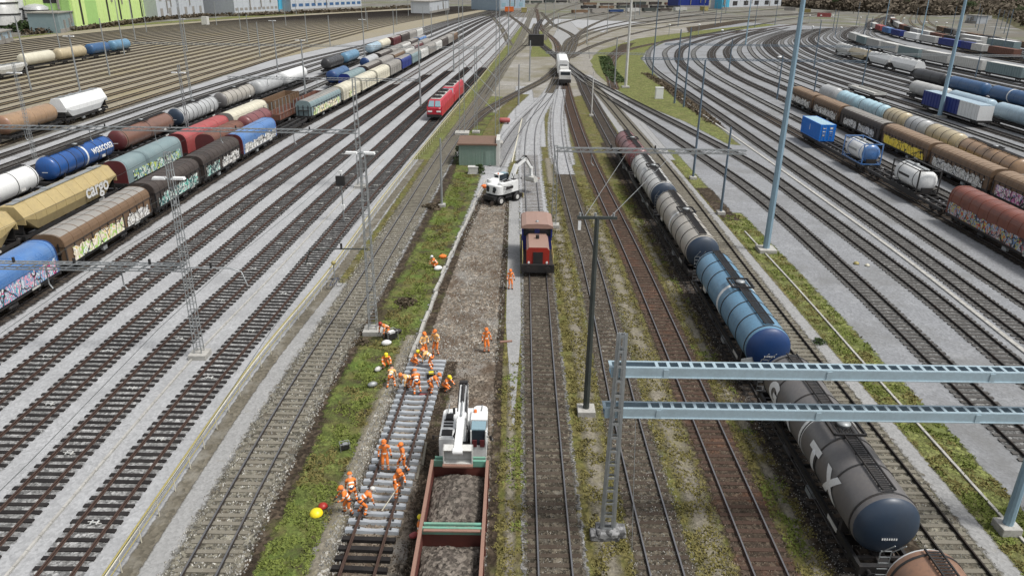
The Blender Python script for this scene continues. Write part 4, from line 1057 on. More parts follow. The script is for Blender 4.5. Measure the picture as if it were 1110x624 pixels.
for i in range(12):
    box_wagon('small %s freight wagon in the curved far train under the woods, %s from the right' % (('grey', 'dark', 'rusty', 'whitish')[i % 4], ORD[i]), 'U2', 330+i*19, 18, [('tank_pale', 'black', 'rustbrown', 'offwhite')[i % 4]], h=2.2, group='curved far train under the woods')
for i in range(8):
    box_wagon('small %s freight wagon in the short far train, %s from the right' % (('dark', 'brown', 'grey')[i % 3], ORD[i]), 'U5', 300+i*19, 18, [('black', 'brown', 'greyroof')[i % 3]], h=2.0, group='short far train under the woods')
# coach on the slope road
for i in range(2):
    box_wagon('%s white far vehicle on the slope above the furthest train' % ('left' if i == 0 else 'right'), 'S3', 345-i*26, 22, ['offwhite', 'tealgrey'][i:i+1], h=2.8, roof='white')

# --- gondola with ballast
gw = thing('ballast_wagon', 'rusty open ballast wagon with pale green cross walls beside the new track', 'open wagon', (-2.45, 0, 0))
y0, y1 = 13.0, 31.0; wz = 2.45
for s in (-1, 1):
    mb = MB().box((s*1.33, (y0+y1)/2, 1.75), (.06, y1-y0, 1.35)); 
    for i in range(12): mb.box((s*1.40, y0+.3+i*(y1-y0-.6)/11, 1.75), (.12, .12, 1.3))
    mb.build('side_wall', M['boxred'], gw)
    MB().box((s*1.36, (y0+y1)/2, wz), (.15, y1-y0, .14)).build('rim', M['rimrust'], gw)
for yy, nm in ((y1, 'end_wall'), (26.1, 'cross_wall'), (19.6, 'cross_wall')):
    wl = MB().box((0, yy, wz-.75), (2.6, .08, 1.0)).build(nm, M['boxred'], gw)
    MB().box((0, yy, wz-.13), (2.62, .12, .34)).build('top_rail', M['green'], wl)
    MB().box((0, yy+.2, wz+.05), (2.5, .12, .1)).build('lip', M['green'], wl)
    if yy < 31: MB().box((0, yy-.10, wz-.02), (2.46, .22, .06)).build('top_ledge', M['rimrust'], gw)
MB().box((0, (y0+y1)/2, 1.15), (2.7, y1-y0, .12)).build('floor', M['boxred'], gw)
add_frame(gw, 18, 1.1, 2.6); bpy.data.objects
for c in list(gw.children):
    if c.name.startswith(('underframe', 'buffer', 'air_tank', 'brake_box')): c.location.y = 22
for yy in (16, 28.4):
    b = bogie_mesh(2).build('bogie', M['black'], gw, (0, yy, .1))
    for sy in (-.9, .9): wheel_mesh(0).build('wheelset', M['wheel'], b, (0, sy, 0))
from mathutils import noise as N
for (a, b, pk, lb) in ((26.35, 30.85, 2.2, 'heap of dark ballast stones in the further bay of the ballast wagon'), (19.8, 25.85, 2.15, 'heap of dark ballast stones in the nearer bay of the ballast wagon')):
    mb = MB(); nx, ny = 34, int((b-a)/.08)
    for j in range(ny+1):
        for i in range(nx+1):
            x = -1.27+2.54*i/nx; y_ = a+(b-a)*j/ny
            e = math.sin(PI*i/nx)**.6*math.sin(PI*min(1, max(0, j/ny)))**.5
            z = 1.65+(pk-1.65)*e + .10*N.noise(Vector((x*1.2, y_*1.2, 0))) + .05*N.noise(Vector((x*6, y_*6, 3))) + random.uniform(-.03, .03)
            mb.v.append((x-2.45, y_, max(z, 1.25)))
    for j in range(ny):
        for i in range(nx): k = j*(nx+1)+i; mb.f.append((k, k+1, k+nx+2, k+nx+1)); mb.mi.append(0); mb.sm.append(False)
    tag(mb.build('ballast_heap', MATS['load_stone']), lb, 'ballast heap')

# --- new track panel
np_ = Path([(-6.78, 18), (-6.62, 26), (-6.2, 35), (-5.72, 46.2)], 1.0)
tp = thing('new_track', 'half-laid track with pale concrete sleepers beside the ballast wagon', 'track panel')
for s in (-1, 1):
    mb = MB(); pts = [(p+n*(s*.76)) for p, n in zip(np_.p, np_.n) if p.y < 44.6]
    prof = rail_prof(0); mb.loft([[(p.x+n.x*o, p.y+n.y*o, .20+z) for o, z in prof] for p, n in zip(pts, np_.n)])
    o = mb.build('rail', [M['rust'], M['dark_rail']], tp)
slA = MB()
def conc():
    xs = [-1.28, -1.0, -.6, -.25, .25, .6, 1.0, 1.28]; hs_ = [.20, .23, .22, .17, .17, .22, .23, .20]; ws = [.155, .16, .155, .13, .13, .155, .16, .155]
    return MB().loft([[(x, -w_, 0), (x, -w_*.8, h_-.03), (x, -w_*.55, h_), (x, w_*.55, h_), (x, w_*.8, h_-.03), (x, w_, 0)] for x, h_, w_ in zip(xs, hs_, ws)], smooth=False)
proto = conc().build('concrete_sleeper', M['slp_new'], tp); first = True
d = .4; clips = MB()
while d < np_.L[-1]:
    p, rz = np_.at(d)
    if p.y > 28.6:
        o = proto if first else proto.copy()
        if not first: COL.objects.link(o)
        first = False; o.location = (p.x, p.y, .0); o.rotation_euler.z = rz+random.uniform(-.01, .01)
        d += .62 if p.y < 44 else .55
        n = Vector((math.cos(rz), math.sin(rz), 0))
        if p.y < 44.5:
            for s in (-1, 1):
                for q in (-.13, .13): cc = p+n*(s*.76+q); clips.box((cc.x, cc.y, .24), (.1, .12, .05), 0, rz)
    elif p.y > 20:
        MB().box((p.x, p.y, .09), (2.5, .26, .2), 0, rz+random.uniform(-.02, .02)).build('timber_sleeper', M['wood'], tp); d += .64
    else: d += .64
clips.build('rail_clip', M['black'], tp)

# --- orange shunter
sh = thing('shunting_locomotive', 'red and blue shunting locomotive with beige bonnet and cab roof', 'locomotive', (2.25, 65.9, 0))
MB().box((0, 0, .95), (2.9, 8.0, .35)).box((0, -3.9, .85), (2.9, .25, .75)).box((0, 3.9, .85), (2.9, .25, .75)).build('chassis', M['black'], sh)
mb = MB().prism([(1.0, 1.1), (1.0, 2.45), (.8, 2.72), (-.8, 2.72), (-1.0, 2.45), (-1.0, 1.1)], -3.7, .4)
hb = mb.build('bonnet', [M['locored'], M['hoodbeige']], sh)
for pl in hb.data.polygons:
    if abs(pl.normal.z) > .5 and pl.center.z > 2: pl.material_index = 1
MB().box((0, -3.73, 1.75), (.85, .08, 1.1)).build('radiator_grille', M['black'], sh)
for s in (-1, 1):
    MB().lathe([(-.06, .1), (.02, .1)], (s*.8, -3.75, 1.35), 12).build('headlight', M['lamp'], sh)
    hr = MB().tube([(s*1.35, -3.8, 1.1), (s*1.35, -3.8, 2.0), (s*1.35, .3, 2.0)], .03, 6)
    for q in (-2.4, -1.0): hr.tube([(s*1.35, q, 1.1), (s*1.35, q, 2.0)], .025, 6)
    hr.build('handrail', M['yellow'], sh)
    MB().lathe([(-.25, .16), (.1, .09)] if 0 else [(-.42, .23), (-.36, .23), (-.36, .1), (0, .1)], (s*.87, -4.0, .95), 12).build('buffer', M['black'], sh)
MB().tube([(0, -1.2, 2.7), (0, -1.2, 3.05)], .16, 12).build('exhaust', M['black'], sh)
cb = MB().box((0, 2.0, 1.75), (2.75, 3.2, 1.3)).build('cab', M['navy'], sh)
mb = MB()
for sx in (-1, 1):
    for yy in (.45, 2.0, 3.55): mb.box((sx*1.34, yy, 2.85), (.14, .5, .95))
mb.box((0, .42, 2.85), (.45, .1, .95)).build('cab_post', M['navy'], sh)
MB().box((0, 2.0, 2.83), (2.6, 3.05, .85)).build('cab_window', M['glass'], sh)
mb = MB().prism([(1.5, 3.28), (1.42, 3.5), (1.0, 3.68), (0, 3.74), (-1.0, 3.68), (-1.42, 3.5), (-1.5, 3.28)], -.05, 4.0); mb.build('cab_roof', M['hoodbeige'], sh)
MB().lathe([(0, .14), (.12, .14), (.16, .06)], (0, .6, 3.72), 12, 0, 'Z').build('roof_horn', M['galv'], sh)
for yy in (-2.2, 2.2): wheel_mesh(0).build('wheelset', M['wheel'], sh, (0, yy, .17))
MB().box((-.9, -3.75, 2.1), (.01, .01, .01))

# --- red electric locomotives
def eloco(label, y):
    r = thing('electric_locomotive', label, 'locomotive', group='pair of red electric locomotives'); put(r, 'T1', y)
    L = 16.4; l = L/2
    def sec(yy, top, wb=1.45): return [(-wb, yy, .95), (-wb, yy, 2.6), (-wb+.25, yy, top-.15), (-wb+.55, yy, top), (wb-.55, yy, top), (wb-.25, yy, top-.15), (wb, yy, 2.6), (wb, yy, .95)]
    MB().loft([sec(-l, 2.3, 1.35), sec(-l+.25, 2.6, 1.42), sec(-l+1.0, 3.7), sec(l-1.0, 3.7), sec(l-.25, 2.6, 1.42), sec(l, 2.3, 1.35)]).build('body', M['red'], r)
    for s in (-1, 1):
        for sx in (-1, 1):
            MB().loft([[(sx*.1, s*(l-.22), 2.55), (sx*1.15, s*(l-.22), 2.55)][::1]+[(sx*1.0, s*(l-.88), 3.52), (sx*.1, s*(l-.88), 3.52)], [(sx*.1, s*(l-.12), 2.6), (sx*1.15, s*(l-.12), 2.6), (sx*1.0, s*(l-.78), 3.57), (sx*.1, s*(l-.78), 3.57)]]).build('windscreen', M['skyglass'], r)
            MB().box((sx*.8, s*(l+.02), 1.75), (.8, .06, .28)).build('headlight', M['lamp'], r)
        MB().box((0, s*(l-.02), .95), (2.7, .3, .5)).build('bufferbeam', M['black'], r)
    MB().box((0, 0, 3.74), (1.75, 12.6, .1)).build('roof_panel', M['offwhite'], r)
    for yy in (-4.5, 0, 4.3):
        m_ = MB()
        m_.box((0, yy, 3.86), (1.6, 2.2, .12))
        for sx in (-.5, .5): m_.bar((sx, yy-.9, 3.95), (sx*.6, yy+.8, 4.15), .06)
        for q in (-.7, 0, .7): m_.bar((-.7, yy+q, 4.05), (.7, yy+q, 4.05), .07)
        m_.build('pantograph', M['black'], r)
    add_bogies(r, L, 1, 3.0); return r
eloco('bright red electric locomotive, the front one with two white windscreens facing the camera', 147.8)
eloco('bright red electric locomotive, the rear one pushed against the first', 165)

# --- white works train on the far middle track
wt = thing('works_train', 'white rail works vehicle with open black-fronted cab on the middle track', 'works vehicle'); put(wt, 'N2', 198)
MB().box((0, 0, 1.9), (2.8, 13, 1.5)).build('body', M['offwhite'], wt)
MB().box((0, -6.7, 1.2), (2.9, .3, .8)).build('bufferbeam', M['black'], wt)
MB().box((0, -5.2, 3.0), (2.7, 2.4, 1.1)).build('cab', M['white'], wt)
MB().box((0, -6.45, 2.95), (2.3, .12, .75)).build('cab_window', M['glass'], wt)
for sx in (-1, 1): MB().box((sx*1.35, -6.5, 2.4), (.14, .14, 2.2)).build('corner_post', M['white'], wt)
for yy in (-2.5, 1.2, 4.8): MB().box((0, yy, 3.0), (2.2, 2.2, 1.0)).build('machine_housing', M['offwhite'], wt)
add_bogies(wt, 14, 1, 3)
wt2 = thing('works_wagon', 'white high-sided works vehicle behind the black-fronted cab', 'works vehicle'); put(wt2, 'N2', 217)
MB().prism([(1.5, 1.1), (1.5, 3.9), (1.0, 4.4), (-1.0, 4.4), (-1.5, 3.9), (-1.5, 1.1)], -8, 14).build('body', M['white'], wt2)
MB().box((0, -8.1, 2.9), (2.0, .1, .8)).build('cab_window', M['glass'], wt2); add_bogies(wt2, 16, 1, 3)

# ================================================================== excavators
def excavator(name, label, loc, rz, boom, stick, bucket_rot, rear_vents=False, cab_glass=True):
    r = thing(name, label, 'excavator', loc, rz)
    # undercarriage
    MB().box((0, .3, .85), (1.7, 4.4, .45)).box((0, -2.0, .55), (2.3, .35, .5)).build('chassis', M['black'], r)
    for sy in (-1.2, 1.6):
        for sx in (-1, 1):
            w = MB().lathe([(-.2, .3), (-.22, .5), (.22, .5), (.2, .3)], (sx*1.0, sy, .52), 18, 0, 'X').build('wheel', M['black'], r)
            MB().lathe([(-.23, .27), (.23, .27)], (sx*1.0, sy, .52), 12, 0, 'X').build('rim', M['offwhite'], w)
    MB().box((0, -2.35, .45), (2.2, .12, .55)).build('dozer_blade', M['yellow'], r)
    for sx in (-.75, .75): MB().lathe([(-.05, .28), (.05, .28)], (sx, 2.75, .35), 14, 0, 'X').build('rail_wheel', M['wheel'], r)
    MB().lathe([(0, .75), (.2, .75)], (0, .3, 1.06), 24, 0, 'Z').build('slew_ring', M['black'], r)
    # house: rounded counterweight at +y, split by the boom slot
    def rounded(x0, x1, y0_, y1_, z0, z1_, rr=.5, n=6):
        pts = [(x0, y0_), (x1, y0_)]
        for i in range(n+1): a = PI/2*i/n; pts.append((x1-rr+rr*math.cos(a), y1_-rr+rr*math.sin(a)))
        for i in range(n+1): a = PI/2+PI/2*i/n; pts.append((x0+rr+rr*math.cos(a), y1_-rr+rr*math.sin(a)))
        k = len(pts); m_ = MB()
        cx, cy = (x0+x1)/2, (y0_+y1_)/2
        rings = [(1, z0), (1, z1_-.12), (.96, z1_-.03), (.9, z1_)]
        vs = [(cx+(x-cx)*s, cy+(y-cy)*s, z) for s, z in rings for x, y in pts]
        fs = [(i*k+j, i*k+(j+1) % k, (i+1)*k+(j+1) % k, (i+1)*k+j) for i in range(3) for j in range(k)]
        fs += [tuple(reversed(range(k))), tuple(3*k+j for j in range(k))]
        return m_.add(vs, fs)
    rounded(-1.22, 1.22, -.2, 2.1, 1.25, 2.35, .75).build('counterweight', M['white'], r)
    rounded(-1.22, -.42, -1.3, 1.6, 1.28, 2.6, .3).build('engine_cover', M['white'], r)
    rounded(.42, 1.22, .3, 1.7, 1.28, 2.75, .3).build('tank_cover', M['white'], r)
    MB().box((-.82, -.9, 2.64), (.55, .5, .06)).box((-.8, .6, 2.66), (.4, .5, .1)).build('cover_vent', M['black'], r)
    if rear_vents:
        for sx in (-.55, .5): MB().lathe([(-.02, .26), (.03, .26)], (sx, 2.08, 1.9), 16).build('vent', M['glass'], r)
    # cab at +x (operator side), front towards -y
    c = MB()
    c.box((.83, -.55, 1.75), (.82, 1.7, .9)); c.build('cab', M['white'], r)
    f = MB()
    for sx in (.45, 1.21):
        for yy in (-1.38, .28): f.box((sx, yy, 2.6), (.07, .08, 1.0))
    f.build('cab_pillar', M['white'], r)
    MB().box((.83, -.55, 2.58), (.74, 1.6, .95)).build('cab_window', M['glass'], r)
    MB().box((.83, -.05, 3.12), (.86, .85, .1)).build('cab_roof', M['white'], r)
    MB().box((.83, -.92, 3.1), (.74, .8, .06)).build('roof_window', M['skyglass'], r)
    for q in (-.2, .2): MB().box((.83+q, -1.43, 2.35), (.24, .06, .4)).build('work_light', M['maroon'], r)
    # boom, box-section, tapering
    def arm(pts, wds, hts, nm):
        m_ = MB()
        for (a, b), w1, h1 in zip(zip(pts, pts[1:]), wds, hts): m_.bar(a, b, w1, h1)
        for p in pts: m_.lathe([(-.24, .17), (.24, .17)], p, 14, 0, 'X')
        m_.build(nm, M['white'], r)
    arm(boom, [.46]*4, [.42, .38, .34, .3], 'boom')
    arm(stick, [.36]*3, [.34, .28, .24], 'stick')
    def ram(a, b):
        a, b = Vector(a), Vector(b); mid = a.lerp(b, .55)
        o = MB().tube([a, mid], .09, 10).build('hydraulic_ram', M['black'], r); MB().tube([mid, b], .05, 8).build('piston_rod', M['galv'], o)
    for sx in (-.3, .3): ram((sx, -.9, 1.6), Vector(boom[1])*.6+Vector(boom[0])*.4+Vector((sx, 0, 0)))
    ram(Vector(boom[1])+Vector((0, 0, .28)), Vector(stick[0])+Vector((0, 0, .30)))
    ram(Vector(stick[0])+Vector((0, -.18, .2)), Vector(stick[1])+Vector((0, -.22, .15)))
    for sx in (-.2, .2):
        hp_ = [Vector(boom[0])+Vector((sx, -.3, .3))]+[Vector(p)+Vector((sx, -.1, .34)) for p in boom[1:]]+[Vector(stick[1])+Vector((sx, 0, .26))]
        MB().tube(hp_, .028, 6).build('hose', M['black'], r)
    for q in range(3): MB().box((-.82, -.25+q*.28, 2.62), (.5, .12, .05)).build('louvre', M['black'], r)
    MB().box((0, -.75, 1.75), (.75, 1.2, .9)).build('boom_foot', M['black'], r)
    MB().box((-1.23, .2, 1.9), (.03, 1.2, .3)).build('side_stripe', M['black'], r)
    MB().tube([(-.6, 1.0, 2.4), (-.6, 1.0, 2.95)], .07, 8).build('exhaust', M['black'], r)
    MB().lathe([(0, .08), (.16, .08), (.18, .04)], (.6, .25, 3.16), 10, 0, 'Z').build('beacon', M['orange'], r)
    for sx in (-1.0, 1.0):
        hr_ = MB().tube([(sx*.9, 1.7, 2.3), (sx*.9, 1.7, 2.75), (sx*.9, .4, 2.95)], .025, 6); hr_.build('handrail', M['galv'], r)
        MB().tube([(sx*1.1, -1.3, 2.7), (sx*1.45, -1.5, 2.8)], .02, 6).box((sx*1.47, -1.52, 2.75), (.12, .04, .26)).build('mirror', M['black'], r)
    MB().box((1.0, .3, .85), (.3, 1.0, .3)).box((-1.0, .3, .85), (.3, 1.0, .3)).build('step', M['black'], r)
    MB().tube([(-.3, -.9, 2.2), (-.45, -1.3, 2.7), (-.25, -1.2, 3.2)], .05, 6).tube([(.3, -.9, 2.2), (.38, -1.35, 2.8), (.22, -1.2, 3.3)], .05, 6).build('hose_loop', M['black'], r)
    for sx in (-.5, .5): MB().box((sx, 2.13, 1.6), (.4, .04, .25)).build('rear_plate', M['black'], r)
    MB().lathe([(-.2, .12), (.2, .12)], Vector(boom[-1])+Vector((0, 0, .25)), 10, 0, 'X').build('pivot_cover', M['black'], r)
    # bucket
    bx = Vector(stick[-1]); w = .72
    pr = [(0.0, .1), (.35, .0), (.5, -.35), (.3, -.72), (-.1, -.8), (-.45, -.6), (-.40, -.55), (-.1, -.70), (.24, -.62), (.40, -.33), (.28, -.05), (0, 0)]
    m_ = MB(); vs = []
    rot = Matrix.Rotation(bucket_rot, 3, 'X')
    for x_ in (-w, w):
        for a, b in pr: v = rot @ Vector((0, a, b)); vs.append((bx.x+x_, bx.y+v.y, bx.z+v.z))
    k = len(pr); fs = [(i, (i+1) % k, k+(i+1) % k, k+i) for i in range(k)]
    m_.add(vs, fs)
    side = [(0, .1), (.35, 0), (.5, -.35), (.3, -.72), (-.1, -.8), (-.45, -.6)]
    for x_ in (-w, w-.05):
        vv = []
        for xo in (0, .05):
            for a, b in side: v = rot @ Vector((0, a, b)); vv.append((bx.x+x_+xo, bx.y+v.y, bx.z+v.z))
        q = len(side); m_.add(vv, [tuple(range(q)), tuple(reversed(range(q, 2*q)))]+[(i, (i+1) % q, q+(i+1) % q, q+i) for i in range(q)])
    bk = m_.build('bucket', M['offwhite'], r)
    t_ = MB(); v = rot @ Vector((0, -.5, -.58)); t_.box((bx.x, bx.y+v.y, bx.z+v.z), (2*w+.04, .25, .09)); t_.build('cutting_edge', M['rimrust'], bk)
    return r
excavator('road_rail_excavator', 'white road-rail excavator reaching its bucket into the ballast wagon', (-2.45, 34.1, 0), 0,
          [(0, -1.0, 1.75), (0, .0, 3.9), (0, .3, 4.7)], [(0, .3, 4.7), (0, -1.6, 4.1), (-.08, -3.45, 3.25)], R(35), False)
excavator('road_rail_excavator', 'white excavator with raised boom working beside the green hut', (-1.2, 86.6, 0), R(138),
          [(0, -1.0, 1.75), (0, -2.2, 3.9), (0, -3.8, 4.5)], [(0, -3.8, 4.5), (0, -4.9, 3.2), (0, -5.0, 2.2)], R(-20), True)

# ================================================================== masts, portals
def lattice(mb, a, b, w0, w1, step=.6, t=.05):
    """four-legged lattice column from a to b"""
    a, b = Vector(a), Vector(b); H_ = (b-a).length; q = (b-a).to_track_quat('Z', 'Y').to_matrix(); n = max(2, int(H_/step))
    def c(i, sx, sy): w_ = (w0+(w1-w0)*i/n)/2; return a + q @ Vector((sx*w_, sy*w_, H_*i/n))
    for sx in (-1, 1):
        for sy in (-1, 1): mb.bar(c(0, sx, sy), c(n, sx, sy), t)
    for i in range(n+1):
        for s in (-1, 1): mb.bar(c(i, s, -1), c(i, s, 1), t*.7); mb.bar(c(i, -1, s), c(i, 1, s), t*.7)
def mast(label, base, top, kind='lattice', mat='galv', lamp=None, group=None, w=.35, cat='mast', foot=True, name=None):
    """base and top are surveyed sight points; gives a vertical mast"""
    x, y = G(*base); h = top_z(top[0], top[1], y); h = max(3, h)
    r = thing(name or {'lattice': 'lattice_mast', 'tube': 'steel_mast', 'flood': 'floodlight_mast'}[kind], label, cat, (x, y, 0), group=group)
    mb = MB()
    far = y > 110
    if kind == 'lattice' and not far: lattice(mb, (0, 0, .1), (0, 0, h), w*1.15, w*.7, .55)
    elif kind == 'lattice':
        for sx in (-1, 1): mb.bar((sx*w*.45, 0, 0), (sx*w*.35, 0, h), .1)
        n = int(h/1.2)
        for i in range(n): mb.bar((-w*.4, 0, i*h/n), (w*.4, 0, (i+.5)*h/n), .05)
    else: mb.tube([(0, 0, 0), (0, 0, h)], [w*.55, w*.35], 8, smooth=False)
    mb.build('shaft', M[mat], r)
    if foot: MB().box((0, 0, .15), (w*2.4+.2, w*2.4+.2, .4)).build('footing', MATS['concrete'], r, bevel=.03)
    if lamp is not None:
        lz = h-lamp
        MB().box((-.15, 0, lz), (1.5, .08, .08)).build('lamp_arm', M[mat], r)
        for sx in (-.75, .45): MB().prism([(.42, 0), (.36, .14), (-.36, .14), (-.42, 0)], -.18, .18).build('lamp_head', M['lamp'], r, (sx, 0, lz-.02))
    return r, x, y, h
m1, ax, ay, ah = mast('tall grey lattice mast with white lamp head between the two middle grass strips', (405, 360), (389, 165), lamp=.1, w=.5)
mast('grey lattice mast with white lamp standing among the left yard tracks', (217, 386), (183, 165), lamp=1.7, w=.42)
mast('black steel mast with a T-shaped crossbar on a white footing', (635, 447), (647, 236), 'tube', 'dgalv', w=.36)
mr = bpy.data.objects['steel_mast']; hh = top_z(647, 236, G(635, 447)[1])
MB().bar((-1.1, 0, hh), (1.1, 0, hh), .14, .16).build('crossbar', M['dgalv'], mr)
for q in (-.95, -.1, .9): MB().tube([(q, 0, hh-.05), (q, 0, hh+.28)], .07, 8).build('insulator', M['galv'], mr)
MB().box((-.95, 0, hh-.45), (.16, .16, .5)).build('lamp_head', M['lamp'], mr)
# near lattice mast with two gantry beams
gravel('plinth_stone', (.17, .17, .17), .3, 6, 0, .5, .5)
gx, gy = G(658, 580); gh = top_z(673, 361, gy); gm = thing('lattice_mast', 'grey ladder-like mast carrying the ends of the two pale blue gantry beams', 'mast', (gx, gy, 0))
for s in (-1, 1):
    m_ = MB().bar((s*.27, 0, .2), (s*.13, 0, gh), .035, .22); m_.bar((s*.25, -.11, .2), (s*.11, -.11, gh), .07, .03); m_.bar((s*.25, .11, .2), (s*.11, .11, gh), .07, .03); m_.build('channel', M['galv'], gm)
m_ = MB(); k = 14
for i in range(k+1): z_ = .5+(gh-.6)*i/k; w_ = .26-.14*z_/gh; m_.box((0, -.125, z_), (2*w_, .02, .12)); m_.box((0, .125, z_), (2*w_, .02, .12))
m_.build('batten', M['galv'], gm)
MB().box((0, 0, .22), (1.1, .9, .5)).box((-.62, -.15, .18), (.45, .6, .36)).box((.68, .1, .2), (.4, .7, .4)).build('plinth', MATS['plinth_stone'], gm, bevel=.07)
def gantry(label, x0, x1, y, z, mat='ltblue', w=.62, hgt=.46, bat=.505, slope=0):
    L = x1-x0; r = thing('gantry_beam', label, 'gantry beam', (x0, y, z)); 
    MB().box((L/2, -w/2, 0), (L, .05, hgt)).box((L/2, -w/2-.03, -hgt/2+.02), (L, .1, .04)).build('front_plate', M[mat], r)
    MB().box((L/2, w/2, 0), (L, .05, hgt)).build('back_plate', M[mat], r)
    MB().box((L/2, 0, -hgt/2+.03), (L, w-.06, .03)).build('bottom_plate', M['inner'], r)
    mb = MB(); n = int(L/bat)
    for i in range(n+1):
        if 0 < i < 4 and slope == 0: continue
        mb.box((i*L/n, 0, hgt/2+.003), (.14, w+.02, .03))
    for s in (-1, 1): mb.box((L/2, s*(w/2-.05), hgt/2+.004), (L, .10, .034))
    mb.build('top_batten', M[mat], r)
    mb = MB()
    for i in range(0, n, 14): mb.box((i*L/n+2.4, -w/2-.04, 0), (.22, .04, hgt*.8))
    mb.build('joint_plate', M[mat], r)
    return r
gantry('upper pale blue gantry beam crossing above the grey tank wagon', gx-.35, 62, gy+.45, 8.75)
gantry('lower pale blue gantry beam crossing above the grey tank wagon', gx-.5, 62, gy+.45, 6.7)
# supports of the gantry at its right, beyond the frame's edge
for xx in (27.9,):
    mb = MB(); mb.tube([(0, 0, 0), (0, 0, 12.5)], [.26, .17], 10, smooth=False)
x_, y_ = G(1090, 575); r = thing('steel_mast', 'pale blue steel mast with concrete footing at the lower right edge', 'mast', (x_, y_, 0))
MB().tube([(0, 0, .2), (0, 0, 10.5)], [.24, .15], 10, smooth=False).build('shaft', M['blue_mast'], r); MB().box((0, 0, .2), (.95, .95, .5)).build('footing', MATS['concrete'], r, bevel=.04)
# floodlight masts right
mast('tallest pale blue floodlight mast standing on the right grass strip', (830, 272), (873, 0), 'tube', 'blue_mast', w=.62)
o = [c for c in bpy.data.objects if c.get('label', '').startswith('tallest pale')][0]; o.name = 'floodlight_mast'
mast('slate blue steel mast by the gravel path, further of two', (751, 194), (763, 65), 'tube', 'dblue_mast', w=.3)
mast('slate blue steel mast by the gravel path, nearer of two', (781, 232), (792, 138), 'tube', 'dblue_mast', w=.28)
fx, fy = G(600, 246); fh = top_z(602, 160, fy)
mast('slim grey lattice mast beside the excavator, left foot of the middle portal', (600, 246), (602, 158), w=.42)
MIDP = (fx, 23.9, fy, fh-.2)
mast('thick pale floodlight mast on the far lawn', (678, 95), (685, 0), 'tube', 'offwhite', w=.7)
mast('pale blue floodlight mast behind the navy box wagon', (1018, 127), (1043, 0), 'tube', 'blue_mast', w=.8)
mast('short white steel mast between the two whitish middle tracks', (641, 126), (642, 78), 'tube', 'offwhite', w=.25)
mast('pair-like lattice mast just left of the green hut, thick one', (501, 145), (503, 0), w=.9)
mast('dark lattice mast directly behind the green hut', (539, 156), (535, 0), w=.7)
mast('thin lattice mast between the two thick ones behind the green hut', (516, 144), (515, 50), w=.45)
mast('grey lattice mast between the red locomotives and the tall lamp mast', (391, 203), (383, 84), w=.5)
mast('grey steel mast on the grass strip left of the works', (479, 224), (477, 150), 'tube', 'galv', w=.25)
FAR = [  # label area, base, top, kind, mat, lamp
 ('left', (38, 172), (19, 68), 1.4), ('left', (34, 98), (18, 17), None), ('left', (66, 57), (58, 0), None), ('left', (91, 119), (80, 38), 0.3), ('left', (119, 82), (110, 20), None),
 ('left', (135, 60), (126, 0), None), ('left', (147, 44), (141, 0), None), ('left', (159, 35), (155, 0), None), ('left', (207, 162), (196, 70), 1.2), ('left', (208, 110), (205, 0), None),
 ('left', (203, 56), (198, 20), .2), ('left', (282, 62), (278, 24), None), ('left', (301, 76), (295, 22), .2), ('left', (333, 46), (332, 14), None), ('left', (332, 110), (326, 43), .2),
 ('left', (358, 50), (357, 17), None), ('left', (396, 73), (391, 20), .4), ('left', (393, 31), (391, 8), None), ('left', (427, 38), (425, 10), None), ('left', (456, 116), (453, 44), None), ('left', (492, 78), (490, 36), None),
 ('left', (235, 28), (232, 2), None), ('left', (270, 45), (268, 16), None), ('left', (261, 33), (259, 8), None), ('left', (310, 28), (309, 4), None), ('left', (468, 40), (467, 8), None),
 ('mid', (562, 114), (562, 70), None), ('mid', (574, 88), (573, 44), None), ('mid', (666, 92), (667, 41), None), ('mid', (658, 36), (658, 4), None), ('mid', (636, 48), (636, 8), None), ('mid', (551, 60), (551, 8), None), ('mid', (600, 30), (600, 2), None),
 ('right', (707, 82), (710, 0), None), ('right', (731, 112), (739, 32), None), ('right', (741, 116), (745, 30), None), ('right', (790, 78), (795, 42), None), ('right', (808, 49), (810, 0), None), ('right', (882, 75), (886, 22), None),
 ('right', (879, 121), (885, 76), None), ('right', (842, 108), (849, 60), None), ('right', (934, 95), (940, 50), None), ('right', (958, 34), (963, 0), None), ('right', (997, 47), (1004, 0), None), ('right', (1057, 84), (1059, 58), None),
 ('right', (1072, 60), (1084, 10), None), ('right', (1086, 61), (1091, 10), None), ('right', (818, 30), (819, 4), None), ('right', (775, 28), (777, 3), None), ('right', (905, 40), (908, 12), None), ('right', (928, 28), (931, 2), None), ('right', (1030, 40), (1034, 12), None)]
_rm = random.Random(21)
for _ in range(34):
    px = _rm.uniform(300, 1090); py = _rm.uniform(14, 34)+(8 if px > 850 else 0)
    FAR.append(('left' if px < 540 else ('mid' if px < 690 else 'right'), (px, py), (px+(px-535)*.012, py-_rm.uniform(16, 26)), None))
cnt = {}
nm_area = {'left': 'left yard', 'mid': 'far middle of the yard', 'right': 'right yard'}
for a in ('left', 'mid', 'right'):
    L_ = sorted([f for f in FAR if f[0] == a], key=lambda f: f[1][0])
    for i, (_, b, t, lm) in enumerate(L_):
        thick = b in ((997, 47), (958, 34), (808, 49))
        mast('thin distant %s in the %s, %s from the left' % ('lamp mast' if lm is not None else 'mast', nm_area[a], ordw(i)), b, t, 'tube' if a == 'right' else ('lattice' if b in ((208, 110), (207, 162), (38, 172)) else 'tube'),
             'blue_mast' if thick else ('dblue_mast' if a == 'right' else 'galv'), lamp=lm, w=.55 if thick else .36, group='distant masts of the '+nm_area[a], foot=False, cat='mast')
